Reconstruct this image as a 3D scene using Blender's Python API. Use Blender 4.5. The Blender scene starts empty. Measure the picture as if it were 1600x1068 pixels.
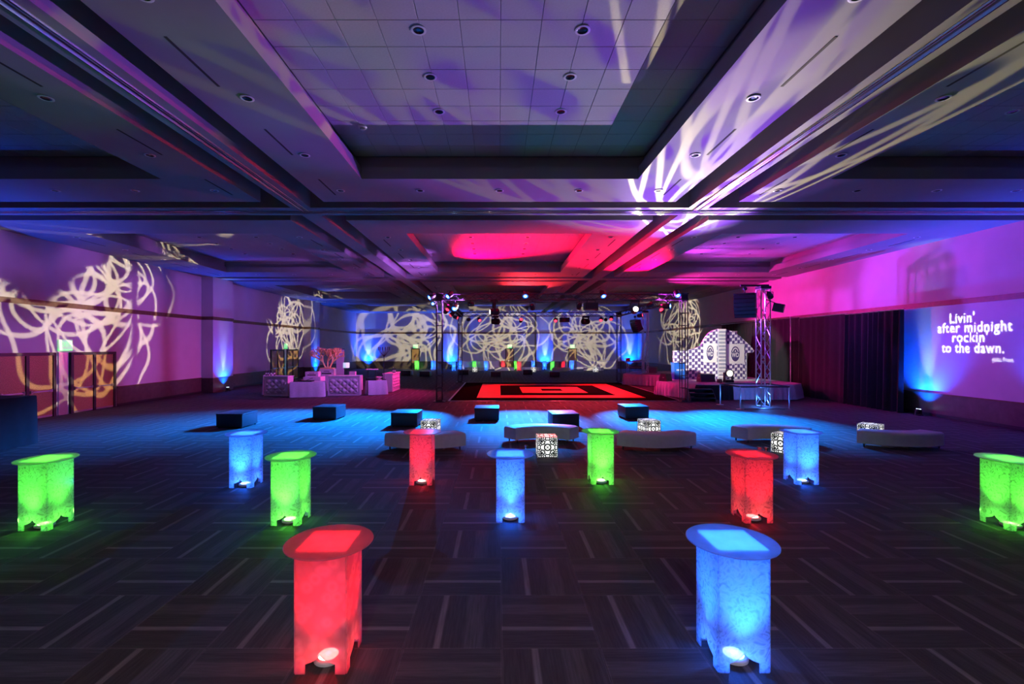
import bpy, bmesh, math, random
from mathutils import Vector, Matrix, noise
random.seed(7)
PI = math.pi
sc = bpy.context.scene
C = sc.collection

# ------------------------------------------------------------------ camera
F, CX, CY, H = 720.0, 779.0, 541.0, 2.8       # focal length in px, vanishing point, eye height
cam_d = bpy.data.cameras.new('camera'); cam = bpy.data.objects.new('camera', cam_d); C.objects.link(cam)
cam_d.sensor_width = 36; cam_d.lens = 36 * F / 1600
cam_d.shift_x = (800 - CX) / 1600; cam_d.shift_y = (CY - 534) / 1600
cam_d.clip_end = 300; cam_d.clip_start = .05
cam.location = (0, 0, H); cam.rotation_euler = (PI / 2, 0, 0)
sc.camera = cam

# ------------------------------------------------------------------ world + exposure
w = bpy.data.worlds.new('world'); sc.world = w; w.use_nodes = True
w.node_tree.nodes['Background'].inputs[0].default_value = (0, 0, 0, 1)
w.node_tree.nodes['Background'].inputs[1].default_value = 0
vs = sc.view_settings
vs.view_transform = 'Standard'; vs.look = 'None'; vs.gamma = 1; vs.use_curve_mapping = False; vs.exposure = 0.0
sc.cycles.use_denoising = True
sc.cycles.max_bounces = 6; sc.cycles.diffuse_bounces = 3; sc.cycles.glossy_bounces = 3
sc.cycles.transparent_max_bounces = 12; sc.cycles.sample_clamp_indirect = 4
sc.cycles.use_light_tree = True; sc.cycles.caustics_reflective = False; sc.cycles.caustics_refractive = False

# ------------------------------------------------------------------ light helpers
def nd(nt, typ, **kw):
    n = nt.nodes.new(typ)
    for k, v in kw.items(): setattr(n, k, v)
    return n
def mth(nt, op, a, b=None, clamp=False):
    n = nd(nt, 'ShaderNodeMath', operation=op, use_clamp=clamp)
    for i, v in enumerate((a, b)):
        if v is None: continue
        if isinstance(v, (int, float)): n.inputs[i].default_value = v
        else: nt.links.new(v, n.inputs[i])
    return n.outputs[0]

def gobo_group(seed, n, width, spread=.6, rmin=.3, rmax=.95):
    """a gobo wheel pattern: overlapping bright scrawled loops, read in the lamp's own cone"""
    rnd = random.Random(seed)
    g = bpy.data.node_groups.new('gobo_loops', 'ShaderNodeTree')
    g.interface.new_socket('Scale', in_out='INPUT', socket_type='NodeSocketFloat')
    g.interface.new_socket('Fac', in_out='OUTPUT', socket_type='NodeSocketFloat')
    gi = nd(g, 'NodeGroupInput'); go = nd(g, 'NodeGroupOutput')
    tc = nd(g, 'ShaderNodeTexCoord'); sx = nd(g, 'ShaderNodeSeparateXYZ'); g.links.new(tc.outputs['Normal'], sx.inputs[0])
    x = mth(g, 'MULTIPLY', mth(g, 'DIVIDE', sx.outputs[0], sx.outputs[2]), gi.outputs[0])
    y = mth(g, 'MULTIPLY', mth(g, 'DIVIDE', sx.outputs[1], sx.outputs[2]), gi.outputs[0])
    cb = nd(g, 'ShaderNodeCombineXYZ'); g.links.new(x, cb.inputs[0]); g.links.new(y, cb.inputs[1]); cb.inputs[2].default_value = seed * 3.1
    nz = nd(g, 'ShaderNodeTexNoise'); nz.inputs['Scale'].default_value = 1.6; nz.inputs['Detail'].default_value = 0
    g.links.new(cb.outputs[0], nz.inputs['Vector'])
    vm = nd(g, 'ShaderNodeVectorMath', operation='MULTIPLY_ADD')
    g.links.new(nz.outputs['Color'], vm.inputs[0]); vm.inputs[1].default_value = (.44, .44, 0); g.links.new(cb.outputs[0], vm.inputs[2])
    vf = nd(g, 'ShaderNodeVectorMath', operation='MULTIPLY'); g.links.new(vm.outputs[0], vf.inputs[0]); vf.inputs[1].default_value = (1, 1, 0)
    acc = None
    for i in range(n):
        a = i * 2.39996 + rnd.uniform(-.3, .3); r = spread * math.sqrt((i + .5) / n)
        d = nd(g, 'ShaderNodeVectorMath', operation='DISTANCE'); g.links.new(vf.outputs[0], d.inputs[0])
        d.inputs[1].default_value = (.22 + r * math.cos(a), .22 + r * math.sin(a), 0)
        e = mth(g, 'ABSOLUTE', mth(g, 'SUBTRACT', d.outputs['Value'], rnd.uniform(rmin, rmax)))
        mr = nd(g, 'ShaderNodeMapRange', interpolation_type='SMOOTHSTEP')
        g.links.new(e, mr.inputs[0]); mr.inputs[1].default_value = width * .35; mr.inputs[2].default_value = width * rnd.uniform(.8, 1.1)
        mr.inputs[3].default_value = 1; mr.inputs[4].default_value = 0
        acc = mr.outputs[0] if acc is None else mth(g, 'ADD', acc, mr.outputs[0])
    acc = mth(g, 'MINIMUM', acc, 1.25)
    g.links.new(acc, go.inputs[0])
    return g
GOBO_A = gobo_group(3, 20, .024, .62, .18, .5)
GOBO_B = gobo_group(11, 20, .03, .6, .18, .5)
GOBO_C = gobo_group(23, 18, .038, .7, .25, .9)

def aim(o, p, t):
    o.location = p
    o.rotation_euler = (Vector(t) - Vector(p)).to_track_quat('-Z', 'Y').to_euler()
def spot(p, t, power, col, deg=40, blend=.6, r=.05, gobo=None, base=(0, 0, 0), name='spot_lamp', gscale=1.0):
    d = bpy.data.lights.new(name, 'SPOT'); d.energy = power; d.spot_size = math.radians(deg); d.spot_blend = blend
    d.shadow_soft_size = r
    o = bpy.data.objects.new(name, d); C.objects.link(o); aim(o, p, t)
    if gobo:
        d.use_nodes = True; nt = d.node_tree; em = nt.nodes['Emission']
        gr = nd(nt, 'ShaderNodeGroup'); gr.node_tree = gobo
        gr.inputs[0].default_value = gscale / math.tan(math.radians(deg / 2))
        mx = nd(nt, 'ShaderNodeMix', data_type='RGBA'); mx.clamp_factor = False
        nt.links.new(gr.outputs[0], mx.inputs['Factor'])
        mx.inputs['A'].default_value = (*base, 1); mx.inputs['B'].default_value = (*col, 1)
        nt.links.new(mx.outputs['Result'], em.inputs[0]); em.inputs[1].default_value = 1
    else:
        d.color = col
    return o
def point(p, power, col, r=.03, name='lamp'):
    d = bpy.data.lights.new(name, 'POINT'); d.energy = power; d.color = col; d.shadow_soft_size = r
    o = bpy.data.objects.new(name, d); C.objects.link(o); o.location = p
    return o

BLUE = (.0, .065, 1.0); AZURE = (.0, .20, 1.0); PURPLE = (.30, .09, 1.0); VIOLET = (.50, .14, 1.0)
RED = (1.0, .0, .055); MAGENTA = (1.0, .015, .45); WARM = (1.0, .86, .55); NEUTRAL = (1.0, .86, .88)

# ------------------------------------------------------------------ mesh + tagging helpers
def obj(name, me, mat=None, parent=None, loc=(0, 0, 0), rz=0):
    o = bpy.data.objects.new(name, me); C.objects.link(o)
    if mat and not me.materials: me.materials.append(mat)
    o.location = loc; o.rotation_euler = (0, 0, rz)
    if parent: o.parent = parent
    return o
def tag(o, label, cat, group=None):
    o['label'] = label; o['category'] = cat
    if group: o['group'] = group
    return o
def thing(name, label, cat, loc=(0, 0, 0), rz=0, group=None):
    o = bpy.data.objects.new(name, None); C.objects.link(o); o.location = loc; o.rotation_euler = (0, 0, rz)
    o.empty_display_size = .1
    return tag(o, label, cat, group)
def struct(o): o['kind'] = 'structure'; return o
def kids(o): return [c for c in bpy.data.objects if c.parent == o]
def copy_tree(o, parent=None):
    c = o.copy(); C.objects.link(c)
    if parent: c.parent = parent
    for ch in kids(o): copy_tree(ch, c)
    return c

class MB:
    def __init__(s): s.v = []; s.f = []; s.uv = None
    def add(s, vs_, fs):
        n = len(s.v); s.v += [tuple(p) for p in vs_]; s.f += [tuple(i + n for i in f) for f in fs]; return s
    def box(s, x0, x1, y0, y1, z0, z1):
        return s.add([(x0, y0, z0), (x1, y0, z0), (x1, y1, z0), (x0, y1, z0), (x0, y0, z1), (x1, y0, z1), (x1, y1, z1), (x0, y1, z1)],
                     [(0, 3, 2, 1), (4, 5, 6, 7), (0, 1, 5, 4), (1, 2, 6, 5), (2, 3, 7, 6), (3, 0, 4, 7)])
    def cbox(s, x0, x1, y0, y1, z0, z1, b):
        """box with chamfered edges"""
        bm = bmesh.new(); bmesh.ops.create_cube(bm, size=1)
        for v in bm.verts:
            v.co = ((x0 + x1) / 2 + v.co.x * (x1 - x0), (y0 + y1) / 2 + v.co.y * (y1 - y0), (z0 + z1) / 2 + v.co.z * (z1 - z0))
        bmesh.ops.bevel(bm, geom=bm.edges[:], offset=b, segments=2, affect='EDGES', profile=.6)
        bm.verts.index_update()
        s.add([v.co for v in bm.verts], [[v.index for v in f.verts] for f in bm.faces]); bm.free(); return s
    def tube(s, p0, p1, r0, r1=None, n=8, cap=True):
        r1 = r0 if r1 is None else r1
        p0 = Vector(p0); p1 = Vector(p1); d = (p1 - p0).normalized()
        a = d.orthogonal().normalized(); b = d.cross(a)
        vs_ = []
        for p, r in ((p0, r0), (p1, r1)):
            for i in range(n):
                t = 2 * PI * i / n; vs_.append(p + a * (r * math.cos(t)) + b * (r * math.sin(t)))
        fs = [(i, (i + 1) % n, n + (i + 1) % n, n + i) for i in range(n)]
        if cap: fs += [tuple(range(n - 1, -1, -1)), tuple(range(n, 2 * n))]
        return s.add(vs_, fs)
    def lathe(s, prof, o=(0, 0, 0), d=(0, 0, 1), n=20, caps=(True, True)):
        """profile [(r, h)...] turned about axis d from point o"""
        o = Vector(o); d = Vector(d).normalized(); a = d.orthogonal().normalized(); b = d.cross(a)
        vs_ = []
        for r, h in prof:
            for i in range(n):
                t = 2 * PI * i / n; vs_.append(o + d * h + a * (r * math.cos(t)) + b * (r * math.sin(t)))
        fs = []
        for k in range(len(prof) - 1):
            for i in range(n):
                j = (i + 1) % n; fs.append((k * n + i, k * n + j, (k + 1) * n + j, (k + 1) * n + i))
        m = (len(prof) - 1) * n
        if caps[0]: fs.append(tuple(range(n - 1, -1, -1)))
        if caps[1]: fs.append(tuple(range(m, m + n)))
        return s.add(vs_, fs)
    def prism(s, poly, z0, z1):
        n = len(poly)
        vs_ = [(x, y, z0) for x, y in poly] + [(x, y, z1) for x, y in poly]
        return s.add(vs_, [tuple(range(n - 1, -1, -1)), tuple(range(n, 2 * n))] + [(i, (i + 1) % n, n + (i + 1) % n, n + i) for i in range(n)])
    def plate(s, poly, o, u, v, th):
        """outline (a, b) in the plane o + a*u + b*v, given a thickness along u x v"""
        o = Vector(o); u = Vector(u); v = Vector(v); nrm = u.cross(v).normalized() * th; n = len(poly)
        vs_ = [o + u * a + v * b for a, b in poly]; vs_ += [p + nrm for p in vs_]
        return s.add(vs_, [tuple(range(n - 1, -1, -1)), tuple(range(n, 2 * n))] + [(i, (i + 1) % n, n + (i + 1) % n, n + i) for i in range(n)])
    def mesh(s, name, smooth=False):
        me = bpy.data.meshes.new(name); me.from_pydata(s.v, [], s.f); me.validate()
        bm = bmesh.new(); bm.from_mesh(me); bmesh.ops.recalc_face_normals(bm, faces=bm.faces[:]); bm.to_mesh(me); bm.free()
        if smooth:
            for p in me.polygons: p.use_smooth = True
            me.set_sharp_from_angle(angle=math.radians(40))
        return me
    def build(s, name, mat, parent=None, loc=(0, 0, 0), rz=0, smooth=False):
        return obj(name, s.mesh(name, smooth), mat, parent, loc, rz)

def G(px, py, z=0):
    """floor point (or point at height z) seen at a photo pixel"""
    Y = (H - z) * F / (py - CY); return Vector(((px - CX) * Y / F, Y, z))

# ------------------------------------------------------------------ materials
MATS = {}
def mat(name, col, rough=.6, metal=0, nscale=8, namt=.15, bump=0, bscale=60, spec=.5, emit=None, estr=0, sheen=0):
    m = bpy.data.materials.new(name); m.use_nodes = True; nt = m.node_tree; b = nt.nodes['Principled BSDF']
    tc = nd(nt, 'ShaderNodeTexCoord')
    nz = nd(nt, 'ShaderNodeTexNoise'); nz.inputs['Scale'].default_value = nscale; nz.inputs['Detail'].default_value = 5
    nt.links.new(tc.outputs['Object'], nz.inputs['Vector'])
    mr = nd(nt, 'ShaderNodeMapRange'); nt.links.new(nz.outputs['Fac'], mr.inputs[0])
    mr.inputs[1].default_value = .25; mr.inputs[2].default_value = .75; mr.inputs[3].default_value = 1 - namt; mr.inputs[4].default_value = 1 + namt
    mx = nd(nt, 'ShaderNodeVectorMath', operation='SCALE'); mx.inputs[0].default_value = col; nt.links.new(mr.outputs[0], mx.inputs['Scale'])
    nt.links.new(mx.outputs[0], b.inputs['Base Color'])
    b.inputs['Roughness'].default_value = rough; b.inputs['Metallic'].default_value = metal; b.inputs['Specular IOR Level'].default_value = spec
    if sheen: b.inputs['Sheen Weight'].default_value = sheen
    if bump:
        n2 = nd(nt, 'ShaderNodeTexNoise'); n2.inputs['Scale'].default_value = bscale; n2.inputs['Detail'].default_value = 3
        nt.links.new(tc.outputs['Object'], n2.inputs['Vector'])
        bp = nd(nt, 'ShaderNodeBump'); bp.inputs['Strength'].default_value = bump; bp.inputs['Distance'].default_value = .01
        nt.links.new(n2.outputs['Fac'], bp.inputs['Height']); nt.links.new(bp.outputs[0], b.inputs['Normal'])
    if emit:
        b.inputs['Emission Color'].default_value = (*emit, 1); b.inputs['Emission Strength'].default_value = estr
    MATS[name] = m; return m
def emitm(name, col, strength):
    return mat(name, (.8, .8, .8), .4, emit=col, estr=strength)

M_wall = mat('painted_wall', (.55, .53, .55), .75, nscale=1.2, namt=.06, bump=.15, bscale=120)
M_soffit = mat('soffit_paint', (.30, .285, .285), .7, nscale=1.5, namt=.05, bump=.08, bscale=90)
M_tile = mat('acoustic_tile', (.50, .48, .50), .85, nscale=30, namt=.06, bump=.3, bscale=220)
M_darkcav = mat('ceiling_void', (.035, .03, .03), .9, nscale=3)
M_metal = mat('satin_aluminium', (.72, .72, .74), .28, 1, nscale=20, namt=.06)
M_chrome = mat('polished_steel', (.85, .85, .86), .12, 1, nscale=10, namt=.03)
M_black = mat('black_powder_coat', (.012, .012, .014), .45, nscale=20)
M_truss = mat('black_truss_paint', (.02, .018, .02), .4, nscale=10)
M_blkfab = mat('black_drape', (.006, .0055, .008), .95, nscale=6, namt=.3, bump=.3, bscale=200)
M_leather = mat('black_leatherette', (.016, .016, .02), .38, nscale=25, namt=.2, bump=.25, bscale=160)
M_white_leather = mat('white_leatherette', (.62, .60, .62), .45, nscale=9, namt=.06, bump=.12, bscale=120)
M_linen = mat('white_linen', (.72, .70, .74), .9, nscale=14, namt=.07, bump=.25, bscale=180)
M_skirt = mat('stage_skirt_cloth', (.60, .56, .62), .85, nscale=10, namt=.08, bump=.2, bscale=150)
M_wood = None
M_brown = mat('walnut_trim', (.11, .055, .028), .45, nscale=7, namt=.3)
M_wains = mat('wainscot_laminate', (.085, .06, .05), .4, nscale=5, namt=.25)
M_gold = mat('gold_leaf', (.92, .74, .26), .45, .1, nscale=20, namt=.2)
M_deck = mat('stage_deck', (.42, .42, .45), .5, nscale=6)
M_grey = mat('grey_plastic', (.2, .2, .22), .5)
M_whitepl = mat('white_plastic', (.75, .75, .76), .45)
M_bluepaint = mat('blue_cabinet_paint', (.02, .13, .5), .4)
M_redfl = mat('red_dance_vinyl', (.80, .06, .05), .6, nscale=3, namt=.08, spec=.05)
M_blkfl = mat('black_dance_vinyl', (.012, .009, .008), .7, nscale=3, namt=.2, spec=0)
M_edgefl = mat('dance_floor_edge', (.35, .33, .36), .35, .3)
M_lampcan = mat('downlight_baffle', (.03, .03, .035), .15, .6)
M_pane = mat('lens_glass', (.05, .05, .06), .08)
E_white = emitm('lit_white_lens', (1, .95, .85), 25)
E_bluecore = emitm('lit_blue_core', (.55, .8, 1), 14)
E_bluerim = emitm('blue_halo_rim', (.0, .14, 1), 3)  # glowing rim drawn in place of the blue halo round the core
E_red = emitm('lit_red_lens', (1, .03, .06), 3.5)
E_exit = emitm('lit_exit_face', (.45, 1, .45), .55)
E_exitgreen = emitm('lit_exit_green', (.05, .7, .1), 1.6)

def door_wood():
    m = bpy.data.materials.new('golden_wood_veneer'); m.use_nodes = True; nt = m.node_tree; b = nt.nodes['Principled BSDF']
    tc = nd(nt, 'ShaderNodeTexCoord'); mp = nd(nt, 'ShaderNodeMapping'); mp.inputs['Scale'].default_value = (30, 30, 1.2)
    nt.links.new(tc.outputs['Object'], mp.inputs[0])
    nz = nd(nt, 'ShaderNodeTexNoise'); nz.inputs['Scale'].default_value = 1.2; nz.inputs['Detail'].default_value = 6
    nt.links.new(mp.outputs[0], nz.inputs['Vector'])
    cr = nd(nt, 'ShaderNodeValToRGB'); cr.color_ramp.elements[0].color = (.22, .11, .035, 1); cr.color_ramp.elements[1].color = (.55, .33, .13, 1)
    cr.color_ramp.elements[0].position = .3; cr.color_ramp.elements[1].position = .7
    nt.links.new(nz.outputs['Fac'], cr.inputs[0]); nt.links.new(cr.outputs[0], b.inputs['Base Color']); b.inputs['Roughness'].default_value = .35
    return m
M_wood = door_wood()

def carpet_mat():
    m = bpy.data.materials.new('striped_carpet'); m.use_nodes = True; nt = m.node_tree; b = nt.nodes['Principled BSDF']
    uv = nd(nt, 'ShaderNodeUVMap'); sp = nd(nt, 'ShaderNodeSeparateXYZ'); nt.links.new(uv.outputs[0], sp.inputs[0])
    U, V = sp.outputs[0], sp.outputs[1]
    geo = nd(nt, 'ShaderNodeNewGeometry')
    def band(x, a, c, soft=.012):
        m1 = nd(nt, 'ShaderNodeMapRange', interpolation_type='SMOOTHSTEP'); nt.links.new(x, m1.inputs[0]); m1.inputs[1].default_value = a - soft; m1.inputs[2].default_value = a + soft
        m2 = nd(nt, 'ShaderNodeMapRange', interpolation_type='SMOOTHSTEP'); nt.links.new(x, m2.inputs[0]); m2.inputs[1].default_value = c - soft; m2.inputs[2].default_value = c + soft
        return mth(nt, 'SUBTRACT', m1.outputs[0], m2.outputs[0])
    # streaks of yarn running with the stripes
    cb = nd(nt, 'ShaderNodeCombineXYZ'); nt.links.new(mth(nt, 'MULTIPLY', U, 3.0), cb.inputs[0]); nt.links.new(mth(nt, 'MULTIPLY', V, 42.0), cb.inputs[1])
    oi = nd(nt, 'ShaderNodeObjectInfo'); pz = nd(nt, 'ShaderNodeSeparateXYZ'); nt.links.new(geo.outputs['Position'], pz.inputs[0])
    nt.links.new(mth(nt, 'MULTIPLY', oi.outputs['Random'], 40.0), cb.inputs[2])
    nz = nd(nt, 'ShaderNodeTexNoise'); nz.inputs['Scale'].default_value = 1.0; nz.inputs['Detail'].default_value = 4; nt.links.new(cb.outputs[0], nz.inputs['Vector'])
    fine = nd(nt, 'ShaderNodeTexNoise'); fine.inputs['Scale'].default_value = 160; fine.inputs['Detail'].default_value = 2; nt.links.new(geo.outputs['Position'], fine.inputs['Vector'])
    line = mth(nt, 'MULTIPLY', band(V, .30, .365), .095)
    b2 = mth(nt, 'MULTIPLY', band(V, .60, .80, .02), .026)
    b3 = mth(nt, 'MULTIPLY', band(V, .93, .98, .015), .012)
    edge = mth(nt, 'MULTIPLY', mth(nt, 'SUBTRACT', 1.0, mth(nt, 'MULTIPLY', band(U, .012, .988, .006), band(V, .012, .988, .006))), .03)
    s = mth(nt, 'ADD', mth(nt, 'ADD', line, b2), mth(nt, 'ADD', b3, edge))
    s = mth(nt, 'ADD', s, .047)
    s = mth(nt, 'MULTIPLY', s, mth(nt, 'ADD', .45, mth(nt, 'MULTIPLY', nz.outputs['Fac'], 1.1)))
    s = mth(nt, 'MULTIPLY', s, mth(nt, 'ADD', .5, fine.outputs['Fac']))
    vmul = nd(nt, 'ShaderNodeVectorMath', operation='SCALE'); vmul.inputs[0].default_value = (1.08, .97, .95); nt.links.new(s, vmul.inputs['Scale'])
    nt.links.new(vmul.outputs[0], b.inputs['Base Color']); b.inputs['Roughness'].default_value = .8; b.inputs['Specular IOR Level'].default_value = .25
    bp = nd(nt, 'ShaderNodeBump'); bp.inputs['Strength'].default_value = .35; bp.inputs['Distance'].default_value = .006
    nt.links.new(fine.outputs['Fac'], bp.inputs['Height']); nt.links.new(bp.outputs[0], b.inputs['Normal'])
    return m
M_carpet = carpet_mat()

def acrylic(name, tint, style):
    """frosted clear acrylic, etched; style 0 swirls, 1 bubbles, 2 plain"""
    m = bpy.data.materials.new(name); m.use_nodes = True; nt = m.node_tree; out = nt.nodes['Material Output']
    nt.nodes.remove(nt.nodes['Principled BSDF'])
    tc = nd(nt, 'ShaderNodeTexCoord')
    if style == 0:
        nz = nd(nt, 'ShaderNodeTexNoise'); nz.inputs['Scale'].default_value = 8; nz.inputs['Detail'].default_value = 2; nz.inputs['Distortion'].default_value = 2.4
        nt.links.new(tc.outputs['Object'], nz.inputs['Vector'])
        fac = mth(nt, 'MULTIPLY', mth(nt, 'ABSOLUTE', mth(nt, 'SUBTRACT', nz.outputs['Fac'], .5)), 5.0, True)
        fac = mth(nt, 'SUBTRACT', 1.0, fac)
    elif style == 1:
        vo = nd(nt, 'ShaderNodeTexVoronoi'); vo.inputs['Scale'].default_value = 9; nt.links.new(tc.outputs['Object'], vo.inputs['Vector'])
        fac = mth(nt, 'SUBTRACT', 1.0, mth(nt, 'ABSOLUTE', mth(nt, 'MULTIPLY', mth(nt, 'SUBTRACT', vo.outputs['Distance'], .33), 3.4), None), True)
    else:
        nz = nd(nt, 'ShaderNodeTexNoise'); nz.inputs['Scale'].default_value = 5; nz.inputs['Detail'].default_value = 3
        nt.links.new(tc.outputs['Object'], nz.inputs['Vector']); fac = nz.outputs['Fac']
    mr = nd(nt, 'ShaderNodeMapRange'); nt.links.new(fac, mr.inputs[0]); mr.inputs[3].default_value = (.42, .74, .6)[style]; mr.inputs[4].default_value = 1.0
    sv = nd(nt, 'ShaderNodeVectorMath', operation='SCALE'); sv.inputs[0].default_value = tint; nt.links.new(mr.outputs[0], sv.inputs['Scale'])
    tr = nd(nt, 'ShaderNodeBsdfTranslucent'); nt.links.new(sv.outputs[0], tr.inputs[0])
    df = nd(nt, 'ShaderNodeBsdfDiffuse'); nt.links.new(sv.outputs[0], df.inputs[0])
    tp = nd(nt, 'ShaderNodeBsdfTransparent'); gl = nd(nt, 'ShaderNodeBsdfGlossy'); gl.inputs['Roughness'].default_value = .12
    a = nd(nt, 'ShaderNodeMixShader'); a.inputs[0].default_value = .12; nt.links.new(tr.outputs[0], a.inputs[1]); nt.links.new(df.outputs[0], a.inputs[2])
    b_ = nd(nt, 'ShaderNodeMixShader'); b_.inputs[0].default_value = .45; nt.links.new(a.outputs[0], b_.inputs[1]); nt.links.new(tp.outputs[0], b_.inputs[2])
    fr = nd(nt, 'ShaderNodeFresnel'); fr.inputs[0].default_value = 1.45
    c_ = nd(nt, 'ShaderNodeMixShader'); nt.links.new(mth(nt, 'MULTIPLY', fr.outputs[0], .5), c_.inputs[0]); nt.links.new(b_.outputs[0], c_.inputs[1]); nt.links.new(gl.outputs[0], c_.inputs[2])
    nt.links.new(c_.outputs[0], out.inputs[0])
    return m
A_SW = acrylic('etched_acrylic_swirl', (.9, .9, .9), 0)
A_BU = acrylic('etched_acrylic_bubble', (.9, .9, .9), 1)
A_TOP = acrylic('frosted_acrylic_top', (.85, .85, .85), 2)

def damask():
    m = bpy.data.materials.new('damask_light_cube'); m.use_nodes = True; nt = m.node_tree; b = nt.nodes['Principled BSDF']
    uv = nd(nt, 'ShaderNodeUVMap'); sp = nd(nt, 'ShaderNodeSeparateXYZ'); nt.links.new(uv.outputs[0], sp.inputs[0])
    x = mth(nt, 'ABSOLUTE', mth(nt, 'SUBTRACT', sp.outputs[0], .5)); y = mth(nt, 'ABSOLUTE', mth(nt, 'SUBTRACT', sp.outputs[1], .5))
    def dist(cx, cy):
        a = mth(nt, 'SUBTRACT', x, cx); c = mth(nt, 'SUBTRACT', y, cy)
        return mth(nt, 'SQRT', mth(nt, 'ADD', mth(nt, 'MULTIPLY', a, a), mth(nt, 'MULTIPLY', c, c)))
    def lt(a, v): return mth(nt, 'LESS_THAN', a, v)
    def ring(cx, cy, r, wd): return lt(mth(nt, 'ABSOLUTE', mth(nt, 'SUBTRACT', dist(cx, cy), r)), wd)
    parts = [ring(0, 0, .16, .04), lt(dist(0, 0), .04), ring(.24, .24, .10, .034), ring(.14, .34, .055, .026), ring(.34, .14, .055, .026),
             ring(.38, .38, .055, .03), lt(mth(nt, 'ABSOLUTE', mth(nt, 'SUBTRACT', x, y)), .02), ring(.04, .43, .07, .03), ring(.43, .04, .07, .03),
             ring(.25, .46, .05, .026), ring(.46, .25, .05, .026), lt(dist(.27, .27), .045),
             mth(nt, 'GREATER_THAN', mth(nt, 'MAXIMUM', x, y), .478)]
    acc = parts[0]
    for p in parts[1:]: acc = mth(nt, 'MAXIMUM', acc, p)
    wv = mth(nt, 'SUBTRACT', 1.0, acc)
    cr = nd(nt, 'ShaderNodeMix', data_type='RGBA'); nt.links.new(wv, cr.inputs['Factor'])
    cr.inputs['A'].default_value = (.01, .01, .01, 1); cr.inputs['B'].default_value = (.85, .85, .8, 1)
    nt.links.new(cr.outputs['Result'], b.inputs['Base Color']); nt.links.new(cr.outputs['Result'], b.inputs['Emission Color'])
    b.inputs['Emission Strength'].default_value = 1.7; b.inputs['Roughness'].default_value = .4
    return m
M_damask = damask()

# ------------------------------------------------------------------ text helper
def text_mesh(s, size, bold=0.0, name='lettering', extrude=.0):
    cu = bpy.data.curves.new(name, 'FONT'); cu.body = s; cu.size = size; cu.offset = bold; cu.align_x = 'CENTER'; cu.align_y = 'CENTER'; cu.resolution_u = 3
    cu.extrude = extrude
    o = bpy.data.objects.new(name, cu); C.objects.link(o)
    dg = bpy.context.evaluated_depsgraph_get(); me = bpy.data.meshes.new_from_object(o.evaluated_get(dg))
    bpy.data.objects.remove(o); me.name = name
    return me
def basis(o, origin, right, up):
    r = Vector(right).normalized(); u = Vector(up).normalized(); n = r.cross(u)
    M = Matrix((r, u, n)).transposed().to_4x4(); M.translation = Vector(origin); o.matrix_basis = M

# ================================================================== THE ROOM
XL, XR, YB, YF, ZC, ZT = -17.9, 17.5, 58.0, -14.64, 7.0, 7.62      # walls, back wall, wall behind the camera, soffit, coffer tiles
BX = [-11.93, .03, 11.8]                                            # bay centres across
BYC = [-7.39, 7.11, 21.61, 36.11, 50.61]                            # bay centres along
CROSS = [-.14, 14.36, 28.86, 43.36]; LONG = [-6.0, 6.06]

# ---- floor: carpet squares laid quarter-turn
T = .914
floor = struct(MB().box(XL - .3, XR + .3, YF - .3, YB + .3, -.2, -.012).build('floor', M_darkcav))
def carpet_mesh(vert):
    h = T / 2 - .0015
    mb = MB().box(-h, h, -h, h, -.012, 0); me = mb.mesh('carpet_tile')
    uvl = me.uv_layers.new(name='UVMap')
    for p in me.polygons:
        for li in p.loop_indices:
            c = me.vertices[me.loops[li].vertex_index].co
            a, b = c.x / T + .5, c.y / T + .5
            uvl.data[li].uv = (b, a) if vert else (a, b)
    me.materials.append(M_carpet); return me
CM = [carpet_mesh(False), carpet_mesh(True)]
X0, Y0 = .03, 5.19
cells = []
for j in range(-22, 58):
    for i in range(-20, 20):
        x = X0 + (i + .5) * T; y = Y0 + (j + .5) * T
        if x < XL - .2 or x > XR + .2 or y < YF or y > YB + .3: continue
        cells.append((x, y, (i + j) % 2 == 0))
seen = sorted([c for c in cells if c[1] > 3.4 and -1.15 * c[1] - .5 < c[0] < 1.2 * c[1] + .5], key=lambda c: c[1])[:300]
ss = set(seen)
for x, y, v in seen: obj('carpet_tile', CM[int(v)], None, floor, (x, y, 0))
mb = MB(); uvs = []
h = T / 2 - .0015
for x, y, v in cells:
    if (x, y, v) in ss: continue
    mb.add([(x - h, y - h, 0), (x + h, y - h, 0), (x + h, y + h, 0), (x - h, y + h, 0)], [(0, 1, 2, 3)])
    q = [(0, 0), (1, 0), (1, 1), (0, 1)]; uvs += [((b, a) if v else (a, b)) for a, b in q]
me = bpy.data.meshes.new('carpet_field'); me.from_pydata(mb.v, [], mb.f); ul = me.uv_layers.new(name='UVMap')
for k, u in enumerate(uvs): ul.data[k].uv = u
cf = obj('carpet_field', me, M_carpet, floor); cf['kind'] = 'stuff'

# ---- ceiling: slab, bay soffits with stepped coffers, tiles, beams with partition track
ceiling = struct(MB().box(XL - .3, XR + .3, YF - .3, YB + .3, 8.0, 8.2).build('ceiling', M_darkcav))
def frame(mb, x0, x1, y0, y1, a0, a1, b0, b1, z0, z1):
    """rectangular ring x0..x1,y0..y1 with an opening a0..a1,b0..b1"""
    o = [(x0, y0), (x1, y0), (x1, y1), (x0, y1)]; i = [(a0, b0), (a1, b0), (a1, b1), (a0, b1)]
    v = [(x, y, z0) for x, y in o] + [(x, y, z0) for x, y in i] + [(x, y, z1) for x, y in o] + [(x, y, z1) for x, y in i]
    f = []
    for k in range(4):
        n = (k + 1) % 4
        f += [(k, 4 + k, 4 + n, n), (8 + k, 8 + n, 12 + n, 12 + k), (k, n, 8 + n, 8 + k), (4 + k, 12 + k, 12 + n, 4 + n)]
    return mb.add(v, f)
CHX, CHY = 3.47, 4.45
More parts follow.
